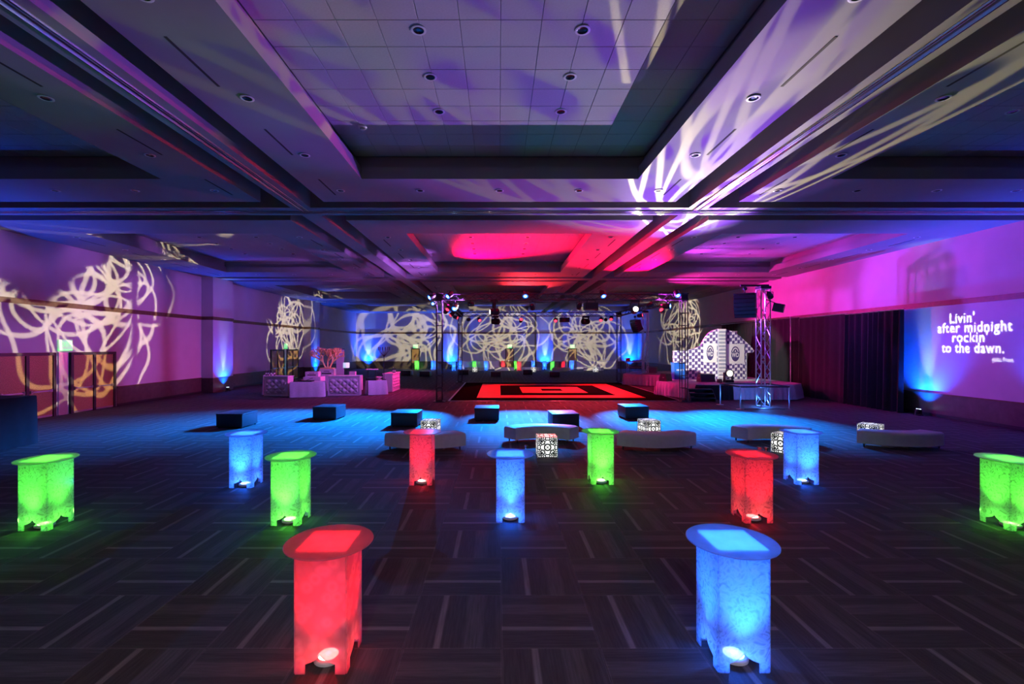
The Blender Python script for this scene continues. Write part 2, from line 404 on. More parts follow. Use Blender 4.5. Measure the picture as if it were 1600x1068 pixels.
tile_me = MB().add([(-.3025, -.3025, .01), (.3025, -.3025, .01), (.3025, .3025, .01), (-.3025, .3025, .01), (-.297, -.297, 0), (.297, -.297, 0), (.297, .297, 0), (-.297, .297, 0)],
                   [(4, 5, 6, 7), (0, 1, 5, 4), (1, 2, 6, 5), (2, 3, 7, 6), (3, 0, 4, 7)]).mesh('ceiling_tile')
tile_me.materials.append(M_tile)
tile_far = MB(); n_tiles = 0
for bi, bx in enumerate(BX):
    for bj, by in enumerate(BYC):
        x0 = XL if bi == 0 else LONG[bi - 1] + .92; x1 = XR if bi == 2 else LONG[bi] - .92
        y0 = YF if bj == 0 else CROSS[bj - 1] + .97; y1 = YB if bj == 4 else CROSS[bj] - .97
        a0, a1, b0, b1 = bx - CHX, bx + CHX, by - CHY, by + CHY
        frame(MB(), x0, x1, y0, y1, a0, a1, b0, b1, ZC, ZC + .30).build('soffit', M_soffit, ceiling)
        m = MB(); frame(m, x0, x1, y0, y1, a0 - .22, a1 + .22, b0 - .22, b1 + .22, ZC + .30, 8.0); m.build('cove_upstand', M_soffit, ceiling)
        MB().box(a0 - .22, a1 + .22, b0 - .22, b1 + .22, ZT + .02, ZT + .08).build('tile_backing', M_grey, ceiling)
        nx = 12; ny = 15; sx = .61
        for i in range(nx):
            for j in range(ny):
                x = bx + (i - nx / 2 + .5) * sx; y = by + (j - ny / 2 + .5) * sx
                dx, dy = x - cam.location.x, y
                vis = bj == 1 and y > 6.0 and -1.09 * y - .4 < x < 1.15 * y + .4
                if vis and n_tiles < 300:
                    obj('ceiling_tile', tile_me, None, ceiling, (x, y, ZT)); n_tiles += 1
                else:
                    q = .301
                    tile_far.add([(x - q, y - q, ZT), (x - q, y + q, ZT), (x + q, y + q, ZT), (x + q, y - q, ZT)], [(0, 1, 2, 3)])
tf = tile_far.build('tile_field', M_tile, ceiling); tf['kind'] = 'stuff'
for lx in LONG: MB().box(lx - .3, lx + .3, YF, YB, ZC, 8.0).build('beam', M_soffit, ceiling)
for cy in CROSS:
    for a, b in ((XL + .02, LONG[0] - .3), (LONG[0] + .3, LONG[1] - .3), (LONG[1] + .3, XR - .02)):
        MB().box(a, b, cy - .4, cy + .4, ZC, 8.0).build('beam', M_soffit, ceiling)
def track(p0, p1):
    """partition track: two bright flanges with a dark groove"""
    d = (Vector(p1) - Vector(p0)).normalized(); s = Vector((-d.y, d.x, 0))
    tk = None
    for o_, w_, z_, mt, nm in ((0, .11, .012, M_metal, 'track'), (0, .018, .016, M_black, 'track_groove'), (-.085, .012, .03, M_chrome, 'track_flange'), (.085, .012, .03, M_chrome, 'track_flange')):
        a = Vector(p0) + s * o_; b = Vector(p1) + s * o_
        m = MB(); vsx = [a - s * w_, b - s * w_, b + s * w_, a + s * w_]
        m.add([(p.x, p.y, ZC - z_) for p in vsx] + [(p.x, p.y, ZC + .01) for p in vsx],
              [(0, 1, 2, 3), (4, 7, 6, 5), (0, 4, 5, 1), (1, 5, 6, 2), (2, 6, 7, 3), (3, 7, 4, 0)])
        o = m.build(nm, mt, ceiling if tk is None else tk)
        if tk is None: tk = o
for lx in LONG: track((lx, YF, 0), (lx, 14.36 - .12, 0))
for a, b in ((XL + .1, XR - .1),): track((a, 14.36, 0), (b, 14.36, 0))
# air slots in the soffits beside the beams
slot_me = MB().box(-.022, .022, -.6, .6, -.004, .02).mesh('air_slot'); slot_me.materials.append(M_darkcav)
for bx in BX:
    for bj in (1, 2, 3):
        for sgn in (-1, 1):
            for off in (-2.9, -.26, 2.4, 5.07):
                obj('air_slot', slot_me, None, ceiling, (bx + sgn * 4.55, BYC[bj] + off, ZC))

# recessed downlights
def downlight_proto():
    t = thing('downlight', 'recessed downlight', 'downlight')
    MB().lathe([(.075, .0), (.115, -.004), (.118, -.012), (.1, -.016), (.084, -.014), (.082, .0)], n=18, caps=(False, False)).build('trim_ring', M_whitepl, t, smooth=True)
    MB().lathe([(.082, -.013), (.07, -.008), (.05, -.004), (.03, -.0035)], n=16, caps=(False, True)).build('reflector', M_lampcan, t, smooth=True)
    return t
dl = downlight_proto(); first = [True]
def downlight(x, y, z, label, group, s=1.0):
    o = dl if first[0] else copy_tree(dl); first[0] = False
    o.location = (x, y, z); o['label'] = label; o['group'] = group; o.scale = (s, s, s)
for bi, bx in enumerate(BX):
    bay = ('door bay', 'middle bay', 'drape bay')[bi]
    for bj in (1, 2, 3):
        row = {1: 'first', 2: 'dance floor', 3: 'far'}[bj]
        for off in (-3.9, -1.6, .68, 3.0, 5.3):
            y = BYC[bj] + off
            for sgn in (-1, 1):
                x = bx + sgn * 4.28
                if bj == 1 and (y < 5 or abs(x) > 1.15 * y): continue
                downlight(x, y, ZC - .001, 'soffit downlight along the coffer %s, %s row, %s' % ('drape side' if sgn > 0 else 'door side', row, bay), 'soffit downlights', .95)
        for ox in (-2.14, 0, 2.14):
            y = BYC[bj] + 5.3; x = bx + ox
            downlight(x, y, ZC - .001, 'round downlight in the soffit across the coffer end, %s row, %s' % (row, bay), 'soffit downlights', .95)
        if bj < 3:
            for off in (-1.31, -.09, 1.13, 2.35):
                for sgn in (-1, 1):
                    y = BYC[bj] + off; x = bx + sgn * 1.25
                    if bj == 1 and (y < 5.5 or abs(x) > 1.15 * y): continue
                    downlight(x, y, ZT + .002, 'downlight in the coffer tiles, %s, %s row, %s' % ('line toward the drapes' if sgn > 0 else 'line toward the doors', row, bay), 'coffer downlights', 1.0)
sd = thing('smoke_detector', 'small round smoke detector on the tiled ceiling by the coffer edge', 'smoke detector', (-2.98, 10.1, ZT))
MB().lathe([(.09, 0), (.1, -.02), (.08, -.045)], n=18).build('base', M_whitepl, sd, smooth=True)
MB().lathe([(.06, -.045), (.055, -.07), (.02, -.08)], n=18).build('dome', M_grey, sd, smooth=True)
# the downlights in view are off; those of the next bay, behind the camera, light the near carpet
for x in (-1.22, 1.28):
    for off in (-.09, 2.35): spot((x, BYC[0] + off, ZT - .05), (x, BYC[0] + off, 0), 520, NEUTRAL, 150, .6, .06, name='downlight_lamp_offscreen')

# ---- walls
def wall_part(name, wall, mtl, *b): return MB().box(*b).build(name, mtl, wall)
wall_left = struct(MB().box(XL - .3, XL, YF - .3, YB + .3, -.2, 8.0).build('wall_left', M_wall))
wall_right = struct(MB().box(XR, XR + .3, YF - .3, YB + .3, -.2, 8.0).build('wall_right', M_wall))
wall_back = struct(MB().box(XL, XR, YB, YB + .3, -.2, 8.0).build('wall_back', M_wall))
wall_front = struct(MB().box(XL, XR, YF - .3, YF, -.2, 8.0).build('wall_front', M_wall))
PIL = [(-1.25, .85), (13.25, 15.35), (27.75, 29.85), (42.25, 44.35)]
DOORS_L = [(15.95, 21.6), (36.0, 41.3)]
def spans(a, b, holes):
    out = []; c = a
    for h0, h1 in sorted(holes):
        if h0 > c: out.append((c, h0))
        c = max(c, h1)
    if c < b: out.append((c, b))
    return out
for wl, xx, sg, holes in ((wall_left, XL, 1, DOORS_L), (wall_right, XR, -1, [])):
    for y0, y1 in (PIL if sg > 0 else []):
        f = xx + sg * .7
        MB().box(min(xx, f), max(xx, f), y0, y1, 0, ZC).build('pilaster', M_wall, wl)
        MB().box(min(xx, f) - .012, max(xx, f) + .012, y0 - .012, y1 + .012, 0, .9).build('pilaster_wainscot', M_wains, wl)
        MB().box(min(xx, f) - .03, max(xx, f) + .03, y0 - .03, y1 + .03, 4.4, 4.6).build('pilaster_rail', M_brown, wl)
    for a, b in spans(YF, YB, holes + (PIL if sg > 0 else [])):
        MB().box(min(xx, xx + sg * .02), max(xx, xx + sg * .02), a, b, .0, .9).build('wainscot', M_wains, wl)
        MB().box(min(xx, xx + sg * .05), max(xx, xx + sg * .05), a, b, .88, .93).build('chair_rail', M_brown, wl)
        MB().box(min(xx, xx + sg * .035), max(xx, xx + sg * .035), a, b, 0, .12).build('skirting', M_black, wl)
    for a, b in spans(YF, YB, PIL if sg > 0 else []):
        MB().box(min(xx, xx + sg * .04), max(xx, xx + sg * .04), a, b, 4.4, 4.6).build('picture_rail', M_brown, wl)
DOORS_B = [(-11.0, -9.9), (.85, 1.95), (8.75, 9.85)]
PB = [(-7.0, -4.95), (4.75, 6.8)]
for a, b in PB:
    MB().box(a, b, YB - .5, YB, 0, ZC).build('pilaster', M_wall, wall_back)
    MB().box(a - .02, b + .02, YB - .52, YB, 4.4, 4.6).build('pilaster_rail', M_brown, wall_back)
    MB().box(a - .01, b + .01, YB - .51, YB, 0, .9).build('pilaster_wainscot', M_wains, wall_back)
for a, b in spans(XL, XR, PB + DOORS_B):
    MB().box(a, b, YB - .02, YB, 0, .9).build('wainscot', M_wains, wall_back)
    MB().box(a, b, YB - .05, YB, .88, .93).build('chair_rail', M_brown, wall_back)
for a, b in spans(XL, XR, PB): MB().box(a, b, YB - .04, YB, 4.4, 4.6).build('picture_rail', M_brown, wall_back)
MB().box(4.55, 4.7, YB - .1, YB, 0, ZC).build('expansion_strip', M_black, wall_back)

# ---- doors
door_n = [0]
def door_set(o, right, out, leaves, wl=.95, hh=2.44):
    """double doors standing against a wall; right = along the wall, out = into the room"""
    door_n[0] += 1
    d = bpy.data.objects.new('door_%d' % door_n[0], None); C.objects.link(d); struct(d)
    basis(d, o, right, (0, 0, 1))      # local x along the wall, local y up, local z = into the room
    x = 0
    tot = leaves * wl + (leaves + 1) * .12
    MB().box(0, tot, hh, hh + .12, 0, .1).build('head_frame', M_black, d)
    for k in range(leaves):
        MB().box(x, x + .12, 0, hh, 0, .1).build('jamb', M_black, d); x += .12
        lf = MB().box(x, x + wl, .02, hh, 0, .06).build('leaf', M_wood, d)
        MB().box(x + .02, x + wl - .02, .02, .09, .06, .068).build('kick_plate', M_metal, lf)
        MB().box(x + .06, x + wl - .06, 1.02, 1.07, .09, .12).build('panic_bar', M_metal, lf)
        MB().box(x + .05, x + .12, .99, 1.10, .06, .12).build('panic_bar_mount', M_metal, lf)
        MB().box(x + wl - .12, x + wl - .05, .99, 1.10, .06, .12).build('panic_bar_mount', M_metal, lf)
        x += wl
    MB().box(x, x + .12, 0, hh, 0, .1).build('jamb', M_black, d)
    return d
def ldoor(y0, leaves):
    door_set((XL, y0, 0), (0, 1, 0), (1, 0, 0), leaves)
for y0 in (16.3, 19.2, 36.1, 38.8): ldoor(y0, 2)
for y in (18.9, 38.65):
    MB().box(XL, XL + .05, y - .19, y + .19, 0, 2.56).build('steel_post', M_metal, wall_left)
for a, b in DOORS_B: door_set((a, YB, 0), (1, 0, 0), (0, -1, 0), 1, .86)
door_set((XR, 40.4, 0), (0, -1, 0), (-1, 0, 0), 1)

def exit_sign(o, right, label, s=1.0):
    t = thing('exit_sign', label, 'exit sign', o, 0, 'lit exit signs')
    basis(t, o, right, (0, 0, 1))
    MB().cbox(-.2 * s, .2 * s, -.13 * s, .13 * s, 0, .06, .01).build('housing', E_exit, t)
    e = obj('lettering', text_mesh('EXIT', .2 * s, .004), E_exitgreen, t, (0, 0, .064)); e.scale = (.9, 1, 1)
    MB().box(-.2 * s, .2 * s, -.17 * s, -.13 * s, 0, .06).build('lamp_strip', E_exitgreen, t)
exit_sign((XL, 19.0, 2.88), (0, 1, 0), 'lit green exit sign above the wooden doors behind the black-draped bar', 1.5)
exit_sign((XL, 38.7, 2.86), (0, 1, 0), 'lit green exit sign above the wooden doors behind the tufted bars', 1.4)
for (a, b), lb in zip(DOORS_B, ('green table', 'two skirted tables', 'red and blue tables')):
    exit_sign(((a + b) / 2, YB, 2.85), (1, 0, 0), 'lit exit sign over the single wooden door behind the %s' % lb, 1.4)
exit_sign((XR, 39.8, 2.85), (0, -1, 0), 'lit green exit sign above the dim door beyond the stage', 1.4)

# ================================================================== GLOWING COCKTAIL TABLES
TH, TS, TR = 1.05, .43, .385
def panel_poly(wd, hh):
    w = wd
    return [(-.5 * w, 0), (-.3 * w, 0), (-.3 * w, .085), (-.17 * w, .105), (-.07 * w, .13), (0, .165), (.07 * w, .13), (.17 * w, .105), (.3 * w, .085), (.3 * w, 0), (.5 * w, 0), (.5 * w, hh), (-.5 * w, hh)]
def panel_mesh(m):
    me = MB().plate(panel_poly(TS, TH - .014), (0, 0, 0), (1, 0, 0), (0, 0, 1), .012).mesh('side_panel'); me.materials.append(m); return me
PM = {0: panel_mesh(A_SW), 1: panel_mesh(A_BU)}
DISC = MB().lathe([(TR - .006, 0), (TR, .004), (TR, .012), (TR - .006, .016)], n=64)
DISC = DISC.mesh('tabletop'); DISC.materials.append(A_TOP)
PUCK = MB().lathe([(.10, 0), (.125, .012), (.125, .035), (.112, .045)], n=28).mesh('puck_body', True); PUCK.materials.append(M_whitepl)
COLS = {'red': (1, .006, .015), 'green': (.10, 1, .04), 'blue': (.012, .12, 1)}
CORE = {'red': (1, .55, .45), 'green': (.75, 1, .5), 'blue': (.6, .85, 1)}
ECORE = {k: emitm('lit_puck_' + k, v, 5) for k, v in CORE.items()}
POW = {'red': .5, 'green': .7, 'blue': 1.45}
LENSM = {}
for k in COLS:
    LENSM[k] = MB().lathe([(.088, .045), (.08, .052), (.02, .056)], n=28).mesh('puck_lens', True); LENSM[k].materials.append(ECORE[k])
def cocktail(x, y, rz, col, style, label, puck_label, pw=1.0):
    t = thing('cocktail_table', label, 'cocktail table', (x, y, 0), rz, 'glowing acrylic cocktail tables')
    for k in range(4):
        a = k * PI / 2
        p = obj('side_panel', PM[style], None, t, (math.sin(a) * TS / 2, -math.cos(a) * TS / 2, 0), a)
    obj('tabletop', DISC, None, t, (0, 0, TH - .014))
    ox, oy = .0, -.02
    pk = thing('puck_light', puck_label, 'puck light', (x, y - .03, 0), 0, 'LED puck lights inside the tables')
    obj('body', PUCK, None, pk); obj('lens', LENSM[col], None, pk)
    P = POW[col] * pw
    point((x, y - .03, .085), 18 * P, COLS[col], .03, 'puck_lamp')                      # spill off the lens
    spot((x, y - .03, .075), (x, y - .03, 2), 620 * P, COLS[col], 84, 1.0, .06, name='puck_beam')   # its narrow beam up the column
    return t
def base(px, y_base): return G(px, y_base)
TABLES = [
    (73, 829, 0, 'green', 0, 'green glowing cocktail table standing near the black-draped bar by the wooden doors'),
    (385, 762, 0, 'blue', 0, 'blue glowing cocktail table behind a green one, facing the tufted bars'),
    (455, 821, 0, 'green', 0, 'green glowing cocktail table between a blue table and a bubble-etched red one'),
    (515, 1052, 0, 'red', 1, 'red glowing cocktail table on open carpet, its column etched with round bubbles'),
    (660, 758, 0, 'red', 0, 'red glowing cocktail table in front of a white curved bench and its cube'),
    (797, 816, 0, 'blue', 0, 'blue glowing cocktail table with lilac top beside the free-standing patterned cube'),
    (938, 757, 0, 'green', 0, 'green glowing cocktail table standing between two white curved benches'),
    (1174, 817, 0, 'red', 0, 'red glowing cocktail table with etched swirls beside a blue table and patterned cube'),
    (1143, 1050, 0, 'blue', 0, 'blue glowing cocktail table alone on open carpet, fine swirls etched over its column'),
    (1251, 757, 0, 'blue', 0, 'blue glowing cocktail table hiding one end of a curved bench'),
    (1576, 829, 0, 'green', 0, 'green glowing cocktail table facing the wall with the projected quote'),
]
def rot_half(deg): a = math.radians(abs(deg)); return TS / 2 * (math.cos(a) + math.sin(a))
for (px, py, deg, col, st, lb), pl in zip(TABLES, ('green black-bar', 'blue tufted-bar side', 'middle green', 'bubble-etched red', 'red bench-side', 'lilac-topped blue', 'green bench-side', 'swirl-etched red', 'lone blue', 'blue bench-end', 'green quote-wall')):
    g = G(px, py); Y = g.y + rot_half(deg); X = (px - CX) * Y / F
    cocktail(X, Y, math.radians(deg), col, st, lb, 'glowing LED puck light on the carpet inside the %s table' % pl)

VOT = MB().lathe([(.028, .001), (.032, .006), (.036, .055), (.033, .055), (.028, .012)], n=14).mesh('glass_cup', True); VOT.materials.append(M_chrome)
WAX = MB().lathe([(.025, .012), (.025, .035)], n=12).mesh('wax', True); WAX.materials.append(M_white_leather)
for px, py, h_, lb in ((1187, 703, 1.052, 'nearer the middle of the swirl-etched red table top'), (1197.5, 703.5, 1.052, 'nearer the rim of the swirl-etched red table top'), (822, 700.5, 1.052, 'on the lilac-topped blue table')):
    g = G(px, py, h_); v = thing('votive', 'tiny glass votive cup standing ' + lb, 'votive', (g.x, g.y, h_), 0, 'votives on the tables'); obj('glass_cup', VOT, None, v); obj('wax', WAX, None, v)

# far row of the same tables, on the other side of the dance floor
FAR_T = [(651.5, 576.5, 'green', 'under the exit sign beside the bars'), (677, 577.2, 'blue', 'next to the black truss tower'), (709, 578.5, 'blue', 'in front of the blue-lit pilaster'),
         (718.5, 576.3, 'blue', 'beside the end of a skirted table'), (741, 577, 'green', 'behind a white bench with cube, at a skirted table'), (759.5, 578, 'blue', 'next to a white bench at a skirted table'),
         (786, 577, 'red', 'behind a long white bench'), (806, 576, 'green', 'right behind a red one'), (811, 578.3, 'red', 'in front of a green one'),
         (833, 577, 'blue', 'behind a white bench with a cube by the pilaster'), (851, 576, 'blue', 'against the uplit pilaster'), (863, 578, 'green', 'at the end of a twisted white bench'),
         (880, 577, 'red', 'behind a twisted white bench'), (893, 576, 'blue', 'in front of the single door')]
for px, py, col, lb in FAR_T:
    g = G(px, py); y = min(g.y + .2, 56.3); x = (px - CX) * y / F
    t = thing('cocktail_table', 'far %s glowing cocktail table %s' % (col, lb), 'cocktail table', (x, y, 0), random.uniform(-.3, .3), 'glowing tables beyond the dance floor')
    for k in range(4):
        a = k * PI / 2; obj('side_panel', PM[0], None, t, (math.sin(a) * TS / 2, -math.cos(a) * TS / 2, 0), a)
    obj('tabletop', DISC, None, t, (0, 0, TH - .014))
    point((x, y, .085), 18 * POW[col], COLS[col], .03, 'puck_lamp')
    spot((x, y, .075), (x, y, 2), 620 * POW[col], COLS[col], 84, 1.0, .06, name='puck_beam')

# ================================================================== OTTOMANS, CURVED BENCHES, LIGHT CUBES
OTT_T = MB().cbox(-.47, .47, -.47, .47, .43, .5, .025).mesh('cushion_top', True); OTT_T.materials.append(M_leather)
OTT_B = MB().cbox(-.46, .46, -.46, .46, .04, .435, .012).mesh('body', True); OTT_B.materials.append(M_leather)
FOOT = MB().tube((0, 0, 0), (0, 0, .05), .03, n=10).mesh('foot'); FOOT.materials.append(M_black)
def ottoman(x, y, rz, label, group):
    t = thing('ottoman', label, 'ottoman', (x, y, 0), rz, group)
    obj('body', OTT_B, None, t); obj('cushion_top', OTT_T, None, t)
    for sx in (-1, 1):
        for sy in (-1, 1): obj('foot', FOOT, None, t, (sx * .4, sy * .4, 0))
for px, py, deg, lb in ((371, 669, -3, 'nearest the wall with the wooden doors'), (515, 656, -4, 'in front of the linen-draped buffet tables'), (636, 667, -2, 'behind a red table and its white bench'),
                        (761, 658, 0, 'by the dance floor front edge'), (880, 669, 4, 'behind the white bench with the free-standing cube'), (989, 655, 4, 'near the corner of the dance floor and stage')):
    g = G(px, py); Y = g.y + .47; ottoman((px - CX) * Y / F, Y, math.radians(deg), 'square black ottoman lit blue on top, ' + lb, 'black ottomans before the dance floor')
for px, py, lb in ((636, 587, 'beside the bars'), (665, 588.5, 'by the truss tower'), (725, 586, 'before the first white bench'), (774, 589, 'before the long white bench'), (824, 585.5, 'before a white bench with cube, in shadow'), (866, 589, 'before the twisted white bench')):
    g = G(px, py); Y = g.y + .47; ottoman((px - CX) * Y / F, Y, random.uniform(-.1, .1), 'far square ottoman beyond the dance floor, ' + lb, 'ottomans beyond the dance floor')

def bench_mesh(R=1.5, half=39, depth=.56):
    sec = [(-.5, .10), (-.5, .38), (-.47, .43), (-.4, .455), (.4, .455), (.47, .43), (.5, .38), (.5, .10)]
    n = 20; mb = MB(); vs_ = []; fs = []; m = len(sec)
    for i in range(n + 1):
        a = math.radians(-half + 2 * half * i / n); e = 1.0
        puff = 1.0 - (.05 if i in (0, n) else 0)
        for s_, z in sec:
            r = R + s_ * depth * puff; vs_.append((r * math.sin(a), R - r * math.cos(a), .1 + (z - .1) * (puff if z > .1 else 1)))
    for i in range(n):
        for k in range(m):
            j = (k + 1) % m; fs.append((i * m + k, i * m + j, (i + 1) * m + j, (i + 1) * m + k))
    fs.append(tuple(range(m))); fs.append(tuple(range(n * m, n * m + m))[::-1])
    return mb.add(vs_, fs)
BM_ = bench_mesh().mesh('seat', True); BM_.materials.append(M_white_leather)
BLEG = MB().tube((0, 0, 0), (0, 0, .11), .018, .024, n=8).mesh('leg'); BLEG.materials.append(M_black)
def bench(x, y, rz, label, group='white curved benches'):
    """outer (convex) side faces -Y at rz = 0"""
    t = thing('curved_bench', label, 'bench', (x, y, 0), rz, group)
    obj('seat', BM_, None, t)
    for deg in (-34, 0, 34):
        a = math.radians(deg)
        for r in (1.3, 1.7): obj('leg', BLEG, None, t, (r * math.sin(a), 1.5 - r * math.cos(a), 0))
def cube_mesh():
    mb = MB(); s = .25; mb.box(-s, s, -s, s, .015, .515); me = bpy.data.meshes.new('light_box'); me.from_pydata(mb.v, [], mb.f)
    ul = me.uv_layers.new(name='UVMap')
    for p in me.polygons:
        for k, li in enumerate(p.loop_indices): ul.data[li].uv = ((0, 0), (1, 0), (1, 1), (0, 1))[k]
    me.materials.append(M_damask); return me
CUBE = cube_mesh()
CUBE_FR = MB().box(-.008, .008, -.008, .008, 0, .52).mesh('corner_strip'); CUBE_FR.materials.append(M_whitepl)
def cube(x, y, rz, label, group='glowing damask cubes'):
    t = thing('light_cube', label, 'light cube', (x, y, 0), rz, group)
    obj('light_box', CUBE, None, t); [obj('corner_strip', CUBE_FR, None, t, (a * .25, b * .25, 0)) for a in (-1, 1) for b in (-1, 1)]
def at(px, Y): return (px - CX) * Y / F
b1 = G(665, 703).y; bench(at(665, b1 + .2), b1, 0, 'white curved bench partly hidden by a red glowing table')
cube(at(673, b1 + 1.95), b1 + 1.95, -.12, 'glowing damask-patterned cube behind the bench with the red table')
b2 = G(846, 699).y; bench(at(846, b2 + .9), b2 + 1.05, PI, 'white curved bench wrapped around the cube beside the lilac-topped blue table')
cube(at(854, G(854, 715).y + .25), G(854, 715).y + .25, 0, 'glowing damask-patterned cube standing free in the hollow of a bench')
b3 = G(1025, 702).y; bench(at(1025, b3 + .2), b3, .05, 'white curved bench near the green table, its rounded back to the tables')
cube(at(1014, b3 + 1.9), b3 + 1.9, .22, 'glowing damask-patterned cube half hidden behind a bench near the green table')
b4 = G(1200, 699).y; bench(at(1203, b4 + .9), b4 + .95, PI - .15, 'white curved bench half hidden behind blue and red tables')
cube(at(1228, G(1228, 711).y + .3), G(1228, 711).y + .3, .5, 'glowing damask-patterned cube tucked behind a blue table')
b5 = G(1402, 700).y; bench(at(1402, b5 + .2), b5, -.12, 'white curved bench standing apart toward the wall with the quote')
cube(at(1360, G(1360, 690).y + .1), G(1360, 690).y + .1, .62, 'glowing damask-patterned cube turned cornerwise beside the bench standing apart')
for px, py, rz, cb, lb in ((741, 580.5, PI, 742, 'with a cube before it, at the first skirted table'), (788, 580, 0, None, 'behind the ottoman row, no cube in front'), (831, 580.5, PI, 833.5, 'with a cube before it, by the pilaster'),
                           (877, 580.5, .35, None, 'set askew between green and blue tables'), (928, 580.5, PI, 930.5, 'with a cube before it, at the skirted table near the stage')):
    Y = G(px, py).y; bench(at(px, Y + .5), Y + (.9 if rz > 1 else 0), rz, 'far white curved bench ' + lb, 'white benches beyond the dance floor')
    if cb: cube(at(cb, Y - .3), Y - .3, 0, 'far glowing damask cube before the bench ' + lb.replace('with a cube before it, ', ''), 'far glowing cubes')

# ================================================================== DANCE FLOOR
DX0, DX1, DY0, DY1 = -2.6, 9.4, 23.5, 35.7
df = thing('dance_floor', 'square vinyl dance floor with concentric red and black panels under the truss', 'dance floor', (3.4, 29.6, 0))
pw_, ph_ = (DX1 - DX0 - .2) / 9, (DY1 - DY0 - .2) / 9
PR = MB().box(-pw_ / 2 + .004, pw_ / 2 - .004, -ph_ / 2 + .004, ph_ / 2 - .004, 0, .025).mesh('floor_panel'); PR.materials.append(M_redfl)
PK = PR.copy(); PK.materials.clear(); PK.materials.append(M_blkfl)
for i in range(9):
    for j in range(9):
        ring = max(abs(i - 4), abs(j - 4))
        obj('floor_panel', PR if ring in (1, 3) else PK, None, df, ((i - 4) * pw_, (j - 4) * ph_, .001))
m = MB(); frame(m, -6.0, 6.0, -6.1, 6.1, -5.9, 5.9, -6.0, 6.0, .001, .026); m.build('ramp_edge', M_edgefl, df)

# ================================================================== TRUSS RIG
def truss_thing(name, label, p0, p1, mtl, group, w_=.29, step=.42, rungs_only=False, r=.024):
    p0 = Vector(p0); p1 = Vector(p1); L = (p1 - p0).length; d = (p1 - p0) / L
    t = thing(name, label, 'truss', p0, 0, group)
    up = Vector((0, 0, 1)) if abs(d.z) < .5 else Vector((0, 1, 0))
    s = d.cross(up).normalized(); u = s.cross(d)
    cs = [s * a * w_ / 2 + u * b * w_ / 2 for a, b in ((-1, -1), (1, -1), (1, 1), (-1, 1))]
    for c in cs: MB().tube(c, c + d * L, r, n=8).build('chord', mtl, t, smooth=True)
    lace = MB(); n = max(2, int(L / step))
    for k in range(4):
        a, b = cs[k], cs[(k + 1) % 4]
        for i in range(n):
            q0 = d * (L * i / n); q1 = d * (L * (i + 1) / n)
            if rungs_only:
                lace.tube(a + q0, b + q0, r * .6, n=6, cap=False)
            else:
                pp, qq = (a, b) if i % 2 else (b, a)
                lace.tube(pp + q0, qq + q1, r * .5, n=6, cap=False)
    lc = lace.build('lacing', mtl, t, smooth=True); lc['kind'] = 'stuff'
    for q in (0, L):
        e = MB()
        for k in range(4): e.tube(cs[k] + d * q, cs[(k + 1) % 4] + d * q, r * .8, n=6)
        e.build('end_frame', mtl, t)
    return t
ZR = 5.32; TX0, TX1, TY0, TY1 = -3.0, 9.4, 23.4, 36.0
grp_t = 'black box truss over the dance floor'
for x, y, lb in ((TX0, TY0, 'on the bar side of the dance floor front edge'), (TX1, TY0, 'at the stage steps'), (TX0, TY1, 'at the far dance floor corner away from the stage'), (TX1, TY1, 'behind the DJ wing of the stage')):
    truss_thing('truss_tower', 'upright black ladder-like truss tower ' + lb, (x, y, .06), (x, y, ZR - .2), M_truss, grp_t, step=.62, rungs_only=True)
    b = thing('truss_base_plate', 'steel base plate under the tower ' + lb, 'base plate', (x, y, 0), 0, 'truss base plates')
    MB().cbox(-.3, .3, -.3, .3, 0.002, .03, .006).build('plate', M_truss, b); MB().box(-.17, .17, -.17, .17, .03, .055).build('spigot_plate', M_truss, b)
    c = thing('truss_corner_block', 'black corner block atop the tower ' + lb, 'corner block', (x, y, ZR), 0, 'truss corner blocks')
    for sx in (-1, 1):
        for sy in (-1, 1):
            MB().tube((sx * .145, sy * .145, -.19), (sx * .145, sy * .145, .19), .024).build('post', M_truss, c)
    for z in (-.145, .145):
        m = MB(); frame(m, -.19, .19, -.19, .19, -.11, .11, -.11, .11, z - .03, z + .03); m.build('ring', M_truss, c)
    MB().box(-.13, .13, -.13, .13, -.12, .12).build('gusset', M_truss, c)
truss_thing('box_truss', 'black horizontal truss along the front of the dance floor carrying blue lights', (TX0 + .2, TY0, ZR), (TX1 - .2, TY0, ZR), M_truss, grp_t)
truss_thing('box_truss', 'black horizontal truss along the back of the dance floor carrying red lights', (TX0 + .2, TY1, ZR), (TX1 - .2, TY1, ZR), M_truss, grp_t)
truss_thing('box_truss', 'black horizontal truss running back on the bar side of the dance floor', (TX0, TY0 + .2, ZR), (TX0, TY1 - .2, ZR), M_truss, grp_t)
truss_thing('box_truss', 'black horizontal truss running back on the stage side of the dance floor', (TX1, TY0 + .2, ZR), (TX1, TY1 - .2, ZR), M_truss, grp_t)

